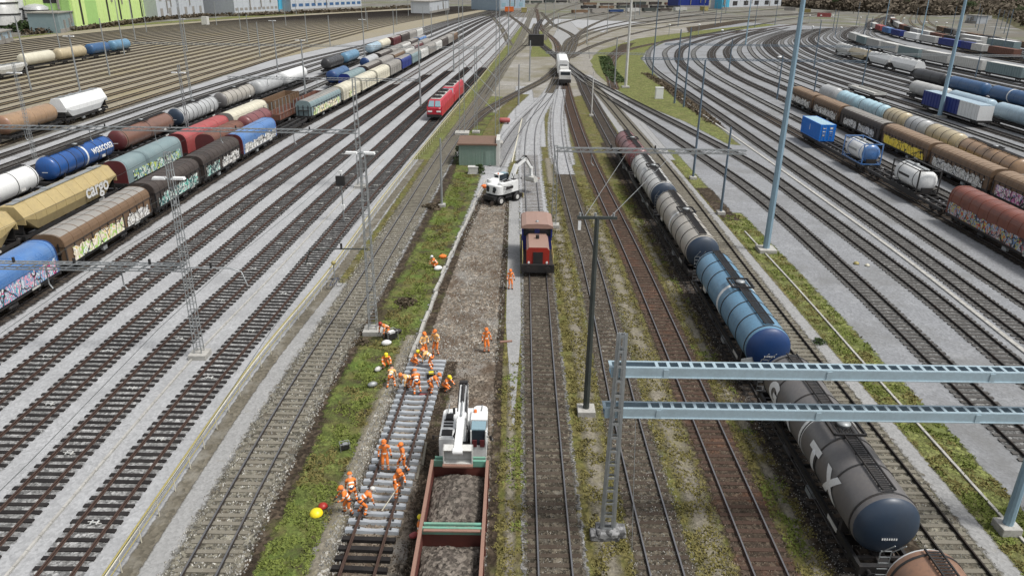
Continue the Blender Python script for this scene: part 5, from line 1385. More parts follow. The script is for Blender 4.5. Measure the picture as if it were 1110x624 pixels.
# portals over the left yard
def portal(label, y, z, x0, x1, mat='galv', drops=()):
    r = thing('portal_beam', label, 'portal beam', (0, y, z)); mb = MB()
    for s in (-1, 1): mb.box(((x0+x1)/2, s*.22, .2), (x1-x0, .07, .07)); mb.box(((x0+x1)/2, s*.22, -.2), (x1-x0, .07, .07))
    n = int((x1-x0)/.8)
    for i in range(n):
        a, b = x0+i*(x1-x0)/n, x0+(i+1)*(x1-x0)/n
        for s in (-1, 1): mb.bar((a, s*.22, -.2), (b, s*.22, .2), .05)
        mb.bar((a, -.22, .2), (a, .22, .2), .05); mb.bar((a, -.22, .2), (b, .22, .2), .04)
    mb.build('lattice_beam', M[mat], r)
    for d_ in drops:
        MB().tube([(d_, 0, -.2), (d_, 0, -1.3), (d_+.25, -.1, -1.6)], .05, 6).build('hanger', M[mat], r)
        MB().tube([(d_+2, 0, .2), (d_+2, 0, .55)], .09, 8).build('insulator', M['black'], r)
    return r
portal('long grey lattice portal beam spanning the middle tracks and the tank train', MIDP[2], MIDP[3], MIDP[0], MIDP[1], drops=(8, 12.5))
bz = top_z(208, 290, 46.4)
portal('grey lattice portal beam reaching from the left lamp mast to the left edge', 46.4, bz, -62, -21.6, drops=(-39, -35, -31, -26))
x2, y2 = G(391, 203); z2 = top_z(388, 143, y2)
portal('grey lattice portal beam over the blue tarpaulin wagons', y2, z2, -92, x2, drops=(-70, -60, -52, -44, -36, -27))
x3, y3 = G(456, 116); z3 = top_z(454, 87, y3)
portal('distant grey portal beam in front of the cream wagons', y3, z3, -58, x3, drops=(-50, -40, -30))
portal('furthest grey portal beam over the left yard', 205, 7.6, -100, -8)
portal('distant dark portal beam over the curved tracks, nearer one', 187, 7.2, 30, 84, 'dblue_mast')
portal('distant dark portal beam over the curved tracks, further one', 232, 7.2, 44, 112, 'dblue_mast')
portal('pale portal beam above the white hopper wagons', 205, 7.5, 84, 175, 'tank_paleblue' if False else 'galv')
portal('thin portal beam over the far middle lawn', 207, 6.5, 8, 35)
# bracket arms right of the left masts
for (nm_lb, x, y, z, reach) in (('curved grey bracket arm on the left lamp mast', -21.6, 46.4, bz, 3.6), ('angular grey bracket arm on the tall lamp mast', -10.3, 50.4, top_z(396, 270, 50.4), -4.2)):
    r = thing('bracket_arm', nm_lb, 'bracket arm', (x, y, z))
    MB().tube([(0, 0, 0), (reach*.8, 0, 0), (reach, 0, -.25), (reach*1.08, 0, -1.2)], .05, 6).build('arm', M['galv' if reach > 0 else 'dgalv'], r)
    MB().tube([(reach*.45, 0, 0), (reach*.45, 0, .4)], .08, 6).build('insulator', M['black'], r)

for i, (px, py) in enumerate(sorted([(878, 17), (890, 17), (881, 29), (912, 30), (944, 31), (903, 17), (933, 19), (726, 27), (758, 27), (980, 20), (1004, 24), (1015, 24), (1026, 25), (783, 33), (845, 62)])):
    x, y = G(px, py, 5.0); r = thing('yard_light', 'small yard light with round white head in the right yard, %s from the left' % ORD[i], 'yard light', (x, y, 0), group='small white-headed yard lights')
    MB().tube([(0, 0, 0), (0, 0, 5)], .12, 6).build('post', M['galv'], r); MB().lathe([(-.25, .25), (-.1, .6), (.15, .6), (.3, .2)], (0, 0, 5), 12, 0, 'Z').build('lamp_head', M['lamp'], r)
# ---- yellow handrail
hp = Path([(-17.0, 12), (-17.0, 42), (-15.9, 60), (-15.1, 84), (-13.5, 115), (-10.3, 170), (-3.5, 300)], 1.5)
hr = thing('handrail', 'long yellow handrail with thin posts along the left yard', 'handrail')
for zz, rr in ((1.05, .05), (.55, .03)):
    MB().tube([(p.x, p.y, zz) for p in hp.p], rr, 6).build('yellow_rail', M['yellow'], hr)
MB().tube([(p.x+.12, p.y, 1.06) for p in hp.p], .035, 6).build('inner_rail', M['cream'], hr)
mb_post = MB().tube([(0, 0, 0), (0, 0, 1.05)], .03, 6)
d = .5; pp = None
while d < hp.L[-1] and d < 150:
    p, rz = hp.at(d)
    if pp is None: pp = mb_post.build('post', M['cream'], hr, (p.x, p.y, 0))
    else: q = pp.copy(); COL.objects.link(q); q.location = (p.x, p.y, 0)
    d += 1.9
# retarder fittings, H shaped
pr = None
for k, (key, ys) in enumerate((('T1', [28.9+7.07*i for i in range(14)]), ('T2', [34.5+7.07*i for i in range(13)]), ('T3', [32.5+7.07*i for i in range(13)]), ('T4', [38.7+7.07*i for i in range(11)]), ('T5', [44+7.07*i for i in range(9)]))):
    for i, yy in enumerate(ys):
        lb = 'white H-shaped track fitting, %s from below on the %s track left of the handrail' % (ordw(i), ORD[k])
        if pr is None:
            pr = thing('track_fitting', lb, 'track fitting', group='H-shaped fittings in the left yard'); pr.scale = (.55, .55, .8)
            MB().box((0, 0, .17), (.5, .12, .06)).box((-.27, 0, .16), (.10, .55, .08)).box((.27, 0, .16), (.10, .55, .08)).box((-.5, .1, .15), (.3, .06, .04)).box((.5, -.1, .15), (.3, .06, .04)).build('bracket', M['offwhite'], pr)
            MB().tube([(-.2, -.25, .18), (-.2, .25, .18)], .04, 6).tube([(.2, -.25, .18), (.2, .25, .18)], .04, 6).build('cylinder', M['galv'], pr); o = pr
        else: o = copy_tree(pr, label=lb)
        p, rz = TR[key].by_y(yy); o.location = p; o.rotation_euler.z = rz

# ================================================================== buildings, trackside things
hut = thing('trackside_hut', 'grey-green hut with brown flat roof below the two tall masts', 'hut', (-5.15, 107.4, 0))
MB().box((0, 0, 1.45), (5.2, 5.6, 2.9)).build('wall', M['hutgreen'], hut)
mb = MB()
for i in range(14): mb.box((-2.5+i*.385, -2.82, 1.45), (.05, .04, 2.8))
mb.build('wall_seam', M['hutgreen'], hut)
MB().box((0, 0, 3.0), (5.6, 6.0, .22)).build('roof', M['hutroof'], hut)
MB().box((2.9, -.6, 1.8), (.5, 4.2, 3.6)).build('side_panel', M['offwhite'], hut)
MB().box((1.6, -2.84, 1.05), (.9, .05, 2.1)).build('door', M['hutgreen'], hut)

def cab_box(name, label, px, sz, mat, cat, rz=0, z=0):
    x, y = G(*px) ; r = thing(name, label, cat, (x, y, z), rz)
    MB().box((0, 0, sz[2]/2), sz).build('housing', M[mat], r, bevel=.03)
    MB().box((0, 0, sz[2]+.04), (sz[0]+.12, sz[1]+.12, .08)).build('lid', M[mat], r)
    MB().box((0, -sz[1]/2-.01, sz[2]*.5), (sz[0]*.8, .02, sz[2]*.8)).build('door', M[mat], r)
    MB().box((0, 0, .03), (sz[0]+.2, sz[1]+.2, .1)).build('plinth', MATS['concrete'], r)
    return r
cab_box('relay_cabinet', 'white relay cabinet on the far right lawn', (714, 107), (1.7, 1.0, 2.4), 'white', 'cabinet')
cab_box('equipment_shed', 'small dark shed on the pale gravel left of the white works train', (581, 50), (6, 4, 4.2), 'black', 'shed')
cab_box('relay_cabinet', 'small whitish relay cabinet near the far end of the brown sidings', (223, 27), (3, 3, 4), 'offwhite', 'cabinet')
r = thing('fuel_tank', 'small orange-pink tank lying on the ground behind the green hut', 'tank', (*G(547, 134), 0))
MB().lathe([(-1.0, .1), (-.95, .38), (-.7, .45), (.7, .45), (.95, .38), (1.0, .1)], (0, 0, .6), 18, 0, 'X').build('barrel', M['pink'], r); MB().box((-.6, 0, .1), (.2, .8, .3)).box((.6, 0, .1), (.2, .8, .3)).build('stand', M['black'], r)
# signal
x, y = G(373, 240); r = thing('signal_post', 'railway signal with black target board beside the tall lamp mast', 'signal', (x, y, 0)); h = top_z(363, 187, y)
MB().tube([(0, 0, 0), (0, 0, h)], .07, 8).build('post', M['galv'], r); MB().box((-.05, -.1, h-.85), (.95, .25, 1.0)).build('target_board', M['black'], r); MB().box((0, -.05, h+.05), (.35, .3, .3)).build('cap', M['white'], r)
MB().box((0, 0, 1.6), (.35, .3, .55)).build('terminal_box', M['white'], r)
x, y = G(363, 304); r = thing('marker_post', 'thin post with yellow ball top beside the yellow handrail', 'marker post', (x, y, 0)); h = top_z(365, 285, y)
MB().tube([(0, 0, 0), (0, 0, h)], .05, 8).build('post', M['galv'], r); MB().lathe([(-.2, .02), (-.14, .15), (0, .21), (.14, .15), (.2, .02)], (0, 0, h), 12, 0, 'Z').build('ball', M['yellow'], r)
x, y = G(363, 312); r = thing('bicycle', 'dark bicycle leaning at the end of the light gravel path', 'bicycle', (x, y, 0), .8)
for sx in (-.5, .5):
    mb = MB(); ring = [(sx+.33*math.cos(a*PI/10), 0, .34+.33*math.sin(a*PI/10)) for a in range(21)]; mb.tube(ring, .02, 5, caps=False); mb.build('wheel', M['black'], r)
MB().tube([(-.5, 0, .34), (-.15, 0, .8), (.4, 0, .85), (.5, 0, .34)], .022, 5).tube([(-.15, 0, .8), (0, 0, .34), (.4, 0, .85)], .022, 5).tube([(-.5, 0, .34), (0, 0, .34)], .018, 5).build('frame', M['bluedeep'], r)
MB().tube([(.4, -.25, 1.0), (.4, .25, 1.0)], .018, 5).tube([(.4, 0, .85), (.4, 0, 1.0)], .018, 5).build('handlebar', M['black'], r); MB().box((-.18, 0, .9), (.25, .14, .06)).build('saddle', M['black'], r)
# yellow caps
def dome(name, label, px, r_, mat, cat='cap', mat2='black'):
    x, y = G(*px); r = thing(name, label, cat, (x, y, 0)); MB().lathe([(0, r_), (r_*.25, r_), (r_*.6, r_*.82), (r_*.85, r_*.45), (r_*.95, .02)], (0, 0, 0), 18, 0, 'Z').build('shell', M[mat], r)
    MB().lathe([(0, r_*1.12), (.03, r_*1.12)], (0, 0, .0), 18, 0, 'Z').build('rim', M[mat2], r); return r
dome('duct_marker', 'pale yellow round cap on the gravel, left of two', (928, 286), .26, 'yellow'); dome('duct_marker', 'pale yellow round cap on the gravel, right of two', (940, 288), .22, 'cream')
M['brightyellow'] = paint('bright_yellow', (.85, .68, .02), .4, 0, .1, (.5, .4, .02), 1)
M['hivis'] = paint('work_orange', (.84, .22, .035), .75, 0, .45, (.35, .12, .05), 2.5); M['reflect'] = paint('reflective_band', (.80, .80, .72), .4, 0, .1, (.5, .5, .45), 2); M['vest'] = paint('pale_orange_cloth', (.85, .46, .16), .8, 0, .15, (.5, .25, .1), 2)
M['skin'] = paint('skin', (.50, .29, .21), .6, 0, .05, (.4, .2, .15), 2); M['boot'] = paint('boot', (.03, .025, .02), .7, 0, .3, (.1, .08, .06), 2); M['navycloth'] = paint('navy_cloth', (.03, .04, .06), .85, 0, .1, (.05, .05, .05), 2)
dome('site_lamp', 'yellow dome lying on the bank left of the crouching pair', (343, 557), .33, 'brightyellow', 'dome'); dome('site_lamp', 'small red dome behind the yellow dome', (350, 549), .24, 'locored', 'dome')
def genset(name, label, px, rz, body='black', top='galv'):
    x, y = G(*px); r = thing(name, label, 'machine', (x, y, 0), rz)
    MB().box((0, 0, .35), (.75, .5, .4)).build('engine', M[body], r); m_ = MB()
    for sx in (-.42, .42):
        for sy in (-.3, .3): m_.tube([(sx, sy, .02), (sx, sy, .75)], .025, 6)
        m_.tube([(sx, -.3, .75), (sx, .3, .75)], .025, 6)
    for sy in (-.3, .3): m_.tube([(-.42, sy, .75), (.42, sy, .75)], .025, 6)
    m_.build('tube_frame', M['galv'], r); MB().box((.05, 0, .62), (.45, .35, .14)).build('fuel_tank', M[top], r); return r
genset('generator', 'small dark motor on the bank above the yellow dome', (374, 487), .4).scale = (.62, .62, .62)
genset('generator', 'portable generator in tube frame by the upper sleepers', (357+110, 470-60), .2, 'black', 'brightyellow').scale = (.7, .7, .7)
genset('generator', 'dark generator with white tank among the bags by the trench', (424, 368), .7, 'black', 'white')
# bags, tool boxes, planks, beside trench
def sack(label, px, s, mat, rz):
    x, y = G(*px); mb = MB(); n, m_ = 10, 6; vs = []; s *= .75
    for j in range(m_+1):
        for i in range(n):
            a = 2*PI*i/n; t = j/m_; rr = math.sin(PI*min(.97, t*.9+.08))**.5
            k = 1+.15*N.noise(Vector((i*1.3, j*1.1, px[0])))
            vs.append((math.cos(a)*s*.5*rr*k, math.sin(a)*s*.30*rr*k, s*.55*t*(1+.15*N.noise(Vector((i, j, 5))))))
    mb.add(vs, [(j*n+i, j*n+(i+1) % n, (j+1)*n+(i+1) % n, (j+1)*n+i) for j in range(m_) for i in range(n)]+[tuple(range(n-1, -1, -1)), tuple(m_*n+i for i in range(n))], 0, True)
    o = mb.build('tool_bag', M[mat], None, (x, y, 0), rz); tag(o, label, 'bag')
sack('white work bag on the trench edge nearest the tall lamp mast', (419, 374), 1.0, 'white', .3); sack('second white work bag lower down the trench edge', (410, 402), .8, 'offwhite', 1.0); sack('dark work bag on the trench edge beside the white ones', (431, 361), .9, 'black', .2)
sack('white bag by the upper bend of the trench edging', (475, 293), 1.1, 'white', .4); sack('orange bag beside the white one at the upper trench edging', (480, 280), 1.0, 'hivis', .2); sack('orange bag at the trench edge beside the green bank', (525, 204), 1.2, 'orange', .1)
sack('grey bag on the bank next to the crouching worker at the sleepers', (404, 419), .9, 'galv', .5); sack('red bag on the stones beside the ballast wagon', (449, 582), .7, 'pink', .5); sack('black bag beside the blue bin near the green hut', (531, 214), .9, 'black', .2)
cab_box('site_crate', 'small white crate in front of the green hut', (513, 188), (1.3, .9, .9), 'offwhite', 'crate')
def plank(label, a, b, w=.2, mat='slp_beige'):
    a, b = G(*a), G(*b); o = MB().bar((a[0], a[1], .05), (b[0], b[1], .05), w, .08).build('plank', M[mat]); tag(o, label, 'plank')
plank('orange-brown plank beside the yellow-capped worker near the excavator', (455, 427), (466, 428), .35, 'pink'); plank('short brown plank on the light gravel strip', (542, 371), (555, 370), .2, 'rimrust')
plank('long grey pipe lying beside the excavator right of the green hut', (555, 176), (566, 128), .16, 'cream')
for i, (a, b) in enumerate([((452, 520), (455, 505)), ((458, 505), (462, 480))]): plank('%s narrow timber on the stones between new track and ballast wagon' % ('lower' if i == 0 else 'upper'), a, b, .12)
# ---------------------------------------------------------------- buildings far off
def building(name, label, cat, pts, h, wall, roofm='greyroof', strips=0, windows=None, smat='black', stripw=1.5):
    """pts: two ground points of the front plus depth vector"""
    (ax_, ay_), (bx_, by_), dep = pts
    a, b = Vector((ax_, ay_, 0)), Vector((bx_, by_, 0)); d = b-a; L = d.length; ang = math.atan2(d.y, d.x)
    r = thing(name, label, cat, a, ang); dd = dep
    MB().box((L/2, dd/2, h/2), (L, dd, h)).build('wall', M[wall], r)
    MB().box((L/2, dd/2, h+.2), (L+1, dd+1, .4)).build('roof', M[roofm], r)
    for i in range(strips):
        MB().box((L*(i+.5)/strips, -.06, h/2+1), (stripw, .2, h-2)).build('window_strip', M[smat], r)
    if windows:
        nx_, nz_, ww, wh, wm = windows
        for i in range(nx_):
            for k in range(nz_): MB().box((L*(i+.5)/nx_, -.05, h*(k+.5)/nz_), (ww, .15, wh)).build('window', M[wm], r)
    rb = random.Random(int(L*10))
    for i in range(3): MB().box((L*rb.uniform(.1, .9), -.3, h*rb.uniform(.3, .7)), (rb.uniform(.4, .9), .6, h*.5)).build('drain_pipe', M['greyroof'], r)
    MB().box((L/2, -.15, .8), (L, .3, 1.6)).build('base_course', M['greyroof'], r)
    mb = MB()
    for i in range(int(L/6)): mb.box((L*(i+.5)/int(L/6), -.04, h/2), (.25, .12, h))
    mb.build('facade_seam', M[wall], r)
    return r
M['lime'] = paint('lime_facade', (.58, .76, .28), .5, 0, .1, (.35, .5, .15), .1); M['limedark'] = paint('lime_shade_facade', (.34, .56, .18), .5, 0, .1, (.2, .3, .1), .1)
M['factory'] = paint('factory_white', (.46, .49, .52), .5, 0, .15, (.5, .5, .5), .1); M['factoryblue'] = paint('factory_blue', (.04, .11, .24), .5, 0, .15, (.1, .15, .2), .1); M['palefac'] = paint('pale_blue_facade', (.28, .36, .43), .5, 0, .15, (.3, .35, .4), .1); M['cyan'] = paint('cyan_wall', (.08, .42, .62), .5, 0, .1, (.1, .3, .4), .1)
def Gd(px, py): x, y = G(px, py); return x, y
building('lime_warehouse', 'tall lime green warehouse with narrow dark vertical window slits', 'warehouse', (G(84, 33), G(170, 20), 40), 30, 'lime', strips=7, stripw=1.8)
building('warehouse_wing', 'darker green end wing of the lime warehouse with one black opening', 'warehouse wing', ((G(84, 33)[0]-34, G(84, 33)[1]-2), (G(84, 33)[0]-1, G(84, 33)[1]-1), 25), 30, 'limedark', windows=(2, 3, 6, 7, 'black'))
building('warehouse', 'grey-white industrial hall with pipes just right of the lime warehouse', 'industrial hall', (G(172, 22), G(222, 17), 30), 16, 'factory', windows=(6, 2, 3, 4, 'greyroof'))
building('warehouse', 'pale blue factory block next to a dark blue one', 'factory', (G(222, 14), G(238, 13), 40), 24, 'palefac')
building('warehouse', 'dark blue factory block between pale ones', 'factory', (G(238, 15), G(254, 14), 40), 26, 'factoryblue')
building('warehouse', 'long white factory with rows of small windows at the upper left', 'factory', (G(255, 17), G(302, 14), 40), 22, 'factory', windows=(10, 3, 3, 1.6, 'greyroof'))
building('warehouse', 'blue and cyan loading hall in front of the white factory', 'factory', (G(303, 13), G(314, 12), 30), 16, 'cyan')
building('warehouse', 'wide white factory hall with blue-grey windows left of the throat', 'factory', (G(316, 13), G(392, 9), 50), 26, 'factory', windows=(12, 3, 5, 2, 'factoryblue'))
building('warehouse', 'low white shed beyond the parked left trains', 'shed', (G(466, 15), G(487, 11), 14), 8, 'factory')
building('warehouse', 'pale cyan building block at the track throat', 'building', (G(541, 12), G(569, 11), 30), 18, 'palefac', 'palefac', windows=(3, 2, 5, 3, 'skyglass'))
building('warehouse', 'white low building with dark openings below the cyan tower', 'shed', (G(790, 10), G(846, 8), 20), 10, 'factory', windows=(5, 1, 9, 4, 'black'))
building('storage_tower', 'cyan tower block above the far curved tracks', 'tower', (G(782, 10), G(790, 10), 12), 22, 'cyan')
building('storage_hall', 'dark blue hall left of the cyan tower', 'hall', (G(735, 8), G(768, 8), 20), 16, 'navy')
building('retaining_wall', 'small pale hut on the right slope', 'hut', (G(1046, 25), G(1058, 26), 8), 5, 'factory')
building('low_shed', 'flat whitish shed on the grass at the upper left edge', 'shed', (G(0, 49), G(14, 45), 8), 4, 'tank_paleblue')
building('low_shed', 'grey flat-roofed workshop in front of the warehouse wing', 'workshop', (G(66, 36), G(82, 33), 12), 8, 'tealgrey')
# industrial clutter at the far left: tanks and pipe racks
for i, (px, py, rr, h) in enumerate([(6, 34, 7, 14), (18, 33, 5, 18), (30, 30, 6, 12), (44, 33, 5, 10), (196, 16, 4, 22), (208, 17, 4, 18)]):
    x, y = G(px, py); r = thing('storage_tank', 'pale industrial tank by the upper left corner, %s from the left' % ORD[i], 'storage tank', (x, y, 0), group='industrial tanks')
    MB().lathe([(0, rr), (h, rr), (h+1, rr*.5), (h+1.3, .1)], (0, 0, 0), 20, 0, 'Z').build('shell', M['tank_silver' if i % 2 else 'tank_pale'], r)
    mb = MB()
    for k in range(3): mb.lathe([(h*(k+.5)/3, rr), (h*(k+.5)/3+.1, rr+.35), (h*(k+.5)/3+.4, rr+.35), (h*(k+.5)/3+.5, rr)], (0, 0, 0), 20, 0, 'Z')
    mb.build('ring_walkway', M['black'], r)
# far wagons cluster at top middle
rn = random.Random(5)
X5cols = ['dkbrown', 'black', 'dkbrown', 'dgalv', 'rustbrown', 'greyroof', 'black', 'tank_pale', 'bluedeep', 'brown']
k = 0
for row, (ya, yb) in enumerate([((618, 16), (745, 13)), ((628, 11), (738, 10)), ((630, 7), (735, 6.5)), ((560, 5), (640, 3.5))]):
    a, b = Vector(G(*ya)), Vector(G(*yb)); L = (b-a).length; n = int(L/17.5)
    for i in range(n):
        p = a.lerp(b, (i+.5)/n); c = X5cols[rn.randrange(len(X5cols))]
        r = thing('freight_wagon', '%s small far wagon from the left in the %s row beyond the throat' % (ordw(i), ORD[row]), 'freight wagon', (p.x, p.y, 0), math.atan2((b-a).y, (b-a).x)-PI/2, group='far wagons beyond the throat')
        h = rn.uniform(1.6, 2.8); box_body(r, 15, c, h=h); add_bogies(r, 17, 1, 2.5); k += 1
for i, (px, py, c) in enumerate([(868-300, 14, 'yellow'), (763, 12, 'yellow'), (776, 9, 'black'), (519, 5, 'yellow'), (552, 13, 'orange')]):
    x, y = G(px, py); r = thing('storage_container', ['small yellow', 'yellow rounded', 'black', 'yellow tall', 'small orange'][i]+' container near the far throat', 'container', (x, y, 0), .4*i)
    box_body(r, 7, c, .3, 3.2, 2.0); MB().box((0, 0, 3.6), (4.2, 7.2, .2)).build('roof', M[c], r)
# lorries and clutter on the right slope
for i, (px, py, c) in enumerate([(872, 14, 'yellow'), (856, 12, 'greyroof'), (893, 19, 'pink'), (1066, 22, 'white')]):
    x, y = G(px, py); r = thing('freight_container', ['yellow', 'grey', 'reddish', 'white'][i]+' container beside the far curved tracks', 'container', (x, y, 0), 1.2)
    box_body(r, 10, c, .3, 2.6, 1.25); MB().box((0, 0, 3.0), (2.6, 10.1, .12)).build('roof', M[c], r)

# ---------------------------------------------------------------- vegetation
def leafy(name, rgb, rough=.9):
    nb = NB(name); oi = nb.noise(nb.pos(), 1.3, 3, .6); c = nb.ramp(oi, [(.3, sc3(rgb, .7)), (.7, sc3(rgb, 1.3))]); nb.out(c, rough, 0, .15); MATS[name] = nb.m; return nb.m
leafy('blade', (.15, .18, .045)); leafy('blade_dry', (.17, .15, .055)); leafy('bare_wood', (.12, .10, .075)); leafy('bush_leaf', (.05, .075, .03)); leafy('bramble', (.10, .08, .055))
def tufts(name, path, half, y0, y1, n, mats, hmin=.06, hmax=.18, seed=1):
    rr = random.Random(seed); mb = MB()
    for _ in range(n):
        # denser close to the camera
        t = rr.random()**1.5; y = y0+(y1-y0)*t; p, rz = path.by_y(y); x = p.x+rr.uniform(-half, half)
        if N.noise(Vector((x*.9, y*.9, seed))) < -.12: continue
        m_ = 0 if N.noise(Vector((x*.35, y*.35, seed+9))) > -.05 else 1
        for k in range(4):
            a = rr.uniform(0, 2*PI); h = rr.uniform(hmin, hmax)*(1 if rr.random() < .94 else 2.6); w_ = rr.uniform(.03, .07); ox, oy = rr.uniform(-.12, .12), rr.uniform(-.12, .12)
            c, s = math.cos(a), math.sin(a); lx, ly = rr.uniform(-.1, .1), rr.uniform(-.1, .1)
            o = len(mb.v); mb.v += [(x+ox-c*w_, y+oy-s*w_, 0), (x+ox+c*w_, y+oy+s*w_, 0), (x+ox+lx+c*w_*.5, y+oy+ly+s*w_*.5, h), (x+ox+lx-c*w_*.5, y+oy+ly-s*w_*.5, h)]
            mb.f.append((o, o+1, o+2, o+3)); mb.mi.append(m_); mb.sm.append(False)
    o = mb.build(name, [MATS[m] for m in mats]); o['kind'] = 'stuff'; return o
tufts('grass', Path([(-10.2, 12), (-9.8, 36), (-8.6, 54), (-7.6, 72), (-6.4, 100)]), 1.15, 20, 100, 9000, ['blade', 'blade_dry'], .02, .08)
tufts('grass', Path([(24.6, 12), (24.7, 40), (24.9, 60), (24.8, 83)]), 1.4, 22, 82, 7500, ['blade', 'blade_dry'], .02, .07, 2)
tufts('grass', Path([(9.3, 12), (9.3, 60), (9.1, 100)]), .9, 22, 95, 5000, ['blade_dry', 'blade_dry'], .02, .07, 3)
tufts('grass', Path([(4.8, 12), (4.7, 60), (5, 100)]), .9, 22, 95, 6000, ['blade_dry', 'blade_dry'], .02, .08, 4)
tufts('grass', Path([(13.9, 12), (13.8, 60), (13.6, 100)]), .8, 22, 95, 4000, ['blade_dry', 'blade'], .02, .07, 5)
tufts('grass', Path([(.1, 12), (.1, 46)]), .8, 22, 46, 1500, ['blade_dry', 'blade'], .02, .07, 6)
# loose stones, for grain close to the camera
def stones(name, path, half, y0, y1, n, mat, seed, s0=.03, s1=.07):
    rr = random.Random(seed); mb = MB()
    for _ in range(n):
        y = y0+(y1-y0)*rr.random()**1.4; p, rz = path.by_y(y); x = p.x+rr.uniform(-half, half); s = rr.uniform(s0, s1); a = rr.uniform(0, PI)
        vs = [(x+math.cos(a+k*2.1)*s, y+math.sin(a+k*2.1)*s, .0) for k in range(3)]+[(x+rr.uniform(-.4, .4)*s, y+rr.uniform(-.4, .4)*s, s*1.1+.02)]
        mb.add(vs, [(0, 1, 3), (1, 2, 3), (2, 0, 3)])
    o = mb.build(name, mat); o['kind'] = 'stuff'
pale_stone = gravel('stone_pale', (.38, .37, .34), .3, 6, 0, .5, .3); brown_stone = gravel('stone_brown', (.19, .155, .12), .3, 6, 0, .5, .3)
stones('gravel', Path([(-4.5, 12), (-4.2, 46)]), 3.4, 22, 46, 7000, brown_stone, 11); stones('gravel', Path([(-3.2, 46), (-2.2, 95)]), 2.3, 46, 90, 4000, pale_stone, 12)
stones('gravel', TR['N0'], 1.5, 20, 70, 6000, pale_stone, 13, .02, .05); stones('gravel', TR['N1'], 1.6, 20, 70, 5000, pale_stone, 14, .02, .05); stones('gravel', TR['N2'], 1.8, 20, 60, 3000, brown_stone, 15)
stones('gravel', TR['L0'], 1.9, 20, 80, 8000, pale_stone, 16); stones('gravel', TR['N3'], 2.2, 20, 80, 5000, pale_stone, 17, .02, .045); stones('gravel', TR['N4'], 1.5, 20, 80, 4000, pale_stone, 18)
stones('gravel', Path([(-8.1, 12), (-7.9, 36), (-7.0, 50)]), .5, 20, 50, 3500, pale_stone, 19)

def bush(label, px, w, h, mat='bush_leaf', n=400, name='bush'):
    x, y = G(*px); rr = random.Random(int(px[0]*7+px[1])); r = thing(name, label, 'bush', (x, y, 0)); mb = MB()
    for _ in range(n):
        a, b = rr.uniform(0, 2*PI), rr.random()**.5; z = rr.random()**.7*h; k = (1-(z/h)**2*.6)*(1+.3*math.sin(a*3+px[0]))
        cx, cy = math.cos(a)*b*w*k, math.sin(a)*b*w*k; s = w*.10*rr.uniform(.6, 1.4)
        q = Matrix.Rotation(rr.uniform(0, PI), 3, 'X') @ Matrix.Rotation(rr.uniform(0, PI), 3, 'Z')
        vs = [Vector((cx, cy, z))+q @ Vector(v) for v in ((-s, -s*.5, 0), (s, -s*.5, 0), (s*.6, s*.6, 0), (-s*.6, s*.6, 0))]; mb.add(vs, [(0, 1, 2, 3)])
    mb.build('foliage', MATS[mat], r)
    m2 = MB()
    for k in range(5): a = k*1.3; m2.tube([(0, 0, 0), (math.cos(a)*w*.5, math.sin(a)*w*.5, h*.8)], .03*w, 5)
    m2.build('stem', MATS['bare_wood'], r)
bush('dark bush growing in front of the green hut', (520, 188), .9, 1.2); bush('ivy-like bush at the left corner of the green hut', (497, 178), .8, 2.6)
bush('dark low bush at the foot of the tall lamp mast', (394, 372), .7, .35, 'bramble', 160); bush('small dark bush on the bank by the signal', (440, 330), .9, .5, 'bramble'); bush('round tuft on the gravel beside the right grass strip', (888, 372), .5, .35)
bush('dark brush clump on the bank left of the works', (470, 225), 1.2, .4, 'bramble')
# hedge along the far left verge and the wooded slope at the right
def brush(name, pts, w, h, n, mat, seed, s=1.2, kind='stuff'):
    P_ = Path(pts, 10); rr = random.Random(seed); mb = MB()
    for _ in range(n):
        d = rr.uniform(0, P_.L[-1]); p, rz = P_.at(d); nn = Vector((math.cos(rz), math.sin(rz), 0)); o = rr.uniform(-w, w)
        hh = h*(.55+.45*N.noise(Vector((d*.06, o*.06, seed)))+.3*N.noise(Vector((d*.3, o*.2, seed)))); z = rr.random()*max(.3, hh)
        c = p+nn*o; sz = s*rr.uniform(.5, 1.3); q = Matrix.Rotation(rr.uniform(0, PI), 3, 'X') @ Matrix.Rotation(rr.uniform(0, PI), 3, 'Z')
        vs = [Vector((c.x, c.y, z+terr(c.x, c.y)))+q @ Vector(v) for v in ((-sz, -sz*.3, 0), (sz, -sz*.4, 0), (sz*.6, sz*.4, 0), (-sz*.5, sz*.5, 0))]; mb.add(vs, [(0, 1, 2, 3)])
    o = mb.build(name, MATS[mat]); o['kind'] = kind; return o
SL = Path([(235, 120), (250, 300), (300, 470), (380, 640), (430, 900), (460, 1300)], 20)
def terr(x, y):
    p, rz = SL.by_y(max(121, min(1290, y))); d = x-p.x
    return 0 if d < 0 else min(26, d*.16)
mb = MB(); nx_, ny_ = 24, 60
for j in range(ny_+1):
    y = 110+j*22; p, rz = SL.by_y(max(121, min(1290, y)))
    for i in range(nx_+1):
        x = p.x+(i/nx_)**1.4*420; mb.v.append((x, y, terr(x, y)+(.6*N.noise(Vector((x*.03, y*.03, 0))) if i else -.3)))
for j in range(ny_):
    for i in range(nx_): k = j*(nx_+1)+i; mb.f.append((k, k+1, k+nx_+2, k+nx_+1)); mb.mi.append(0); mb.sm.append(True)
gravel('slope_soil', (.12, .11, .06), .3, .8, 0, .5, .2, [((.09, .11, .04), .03, .5, .7, .6), ((.16, .13, .09), .05, .5, .65, .6)], .3)
mb.build('slope', MATS['slope_soil'])['kind'] = 'structure'
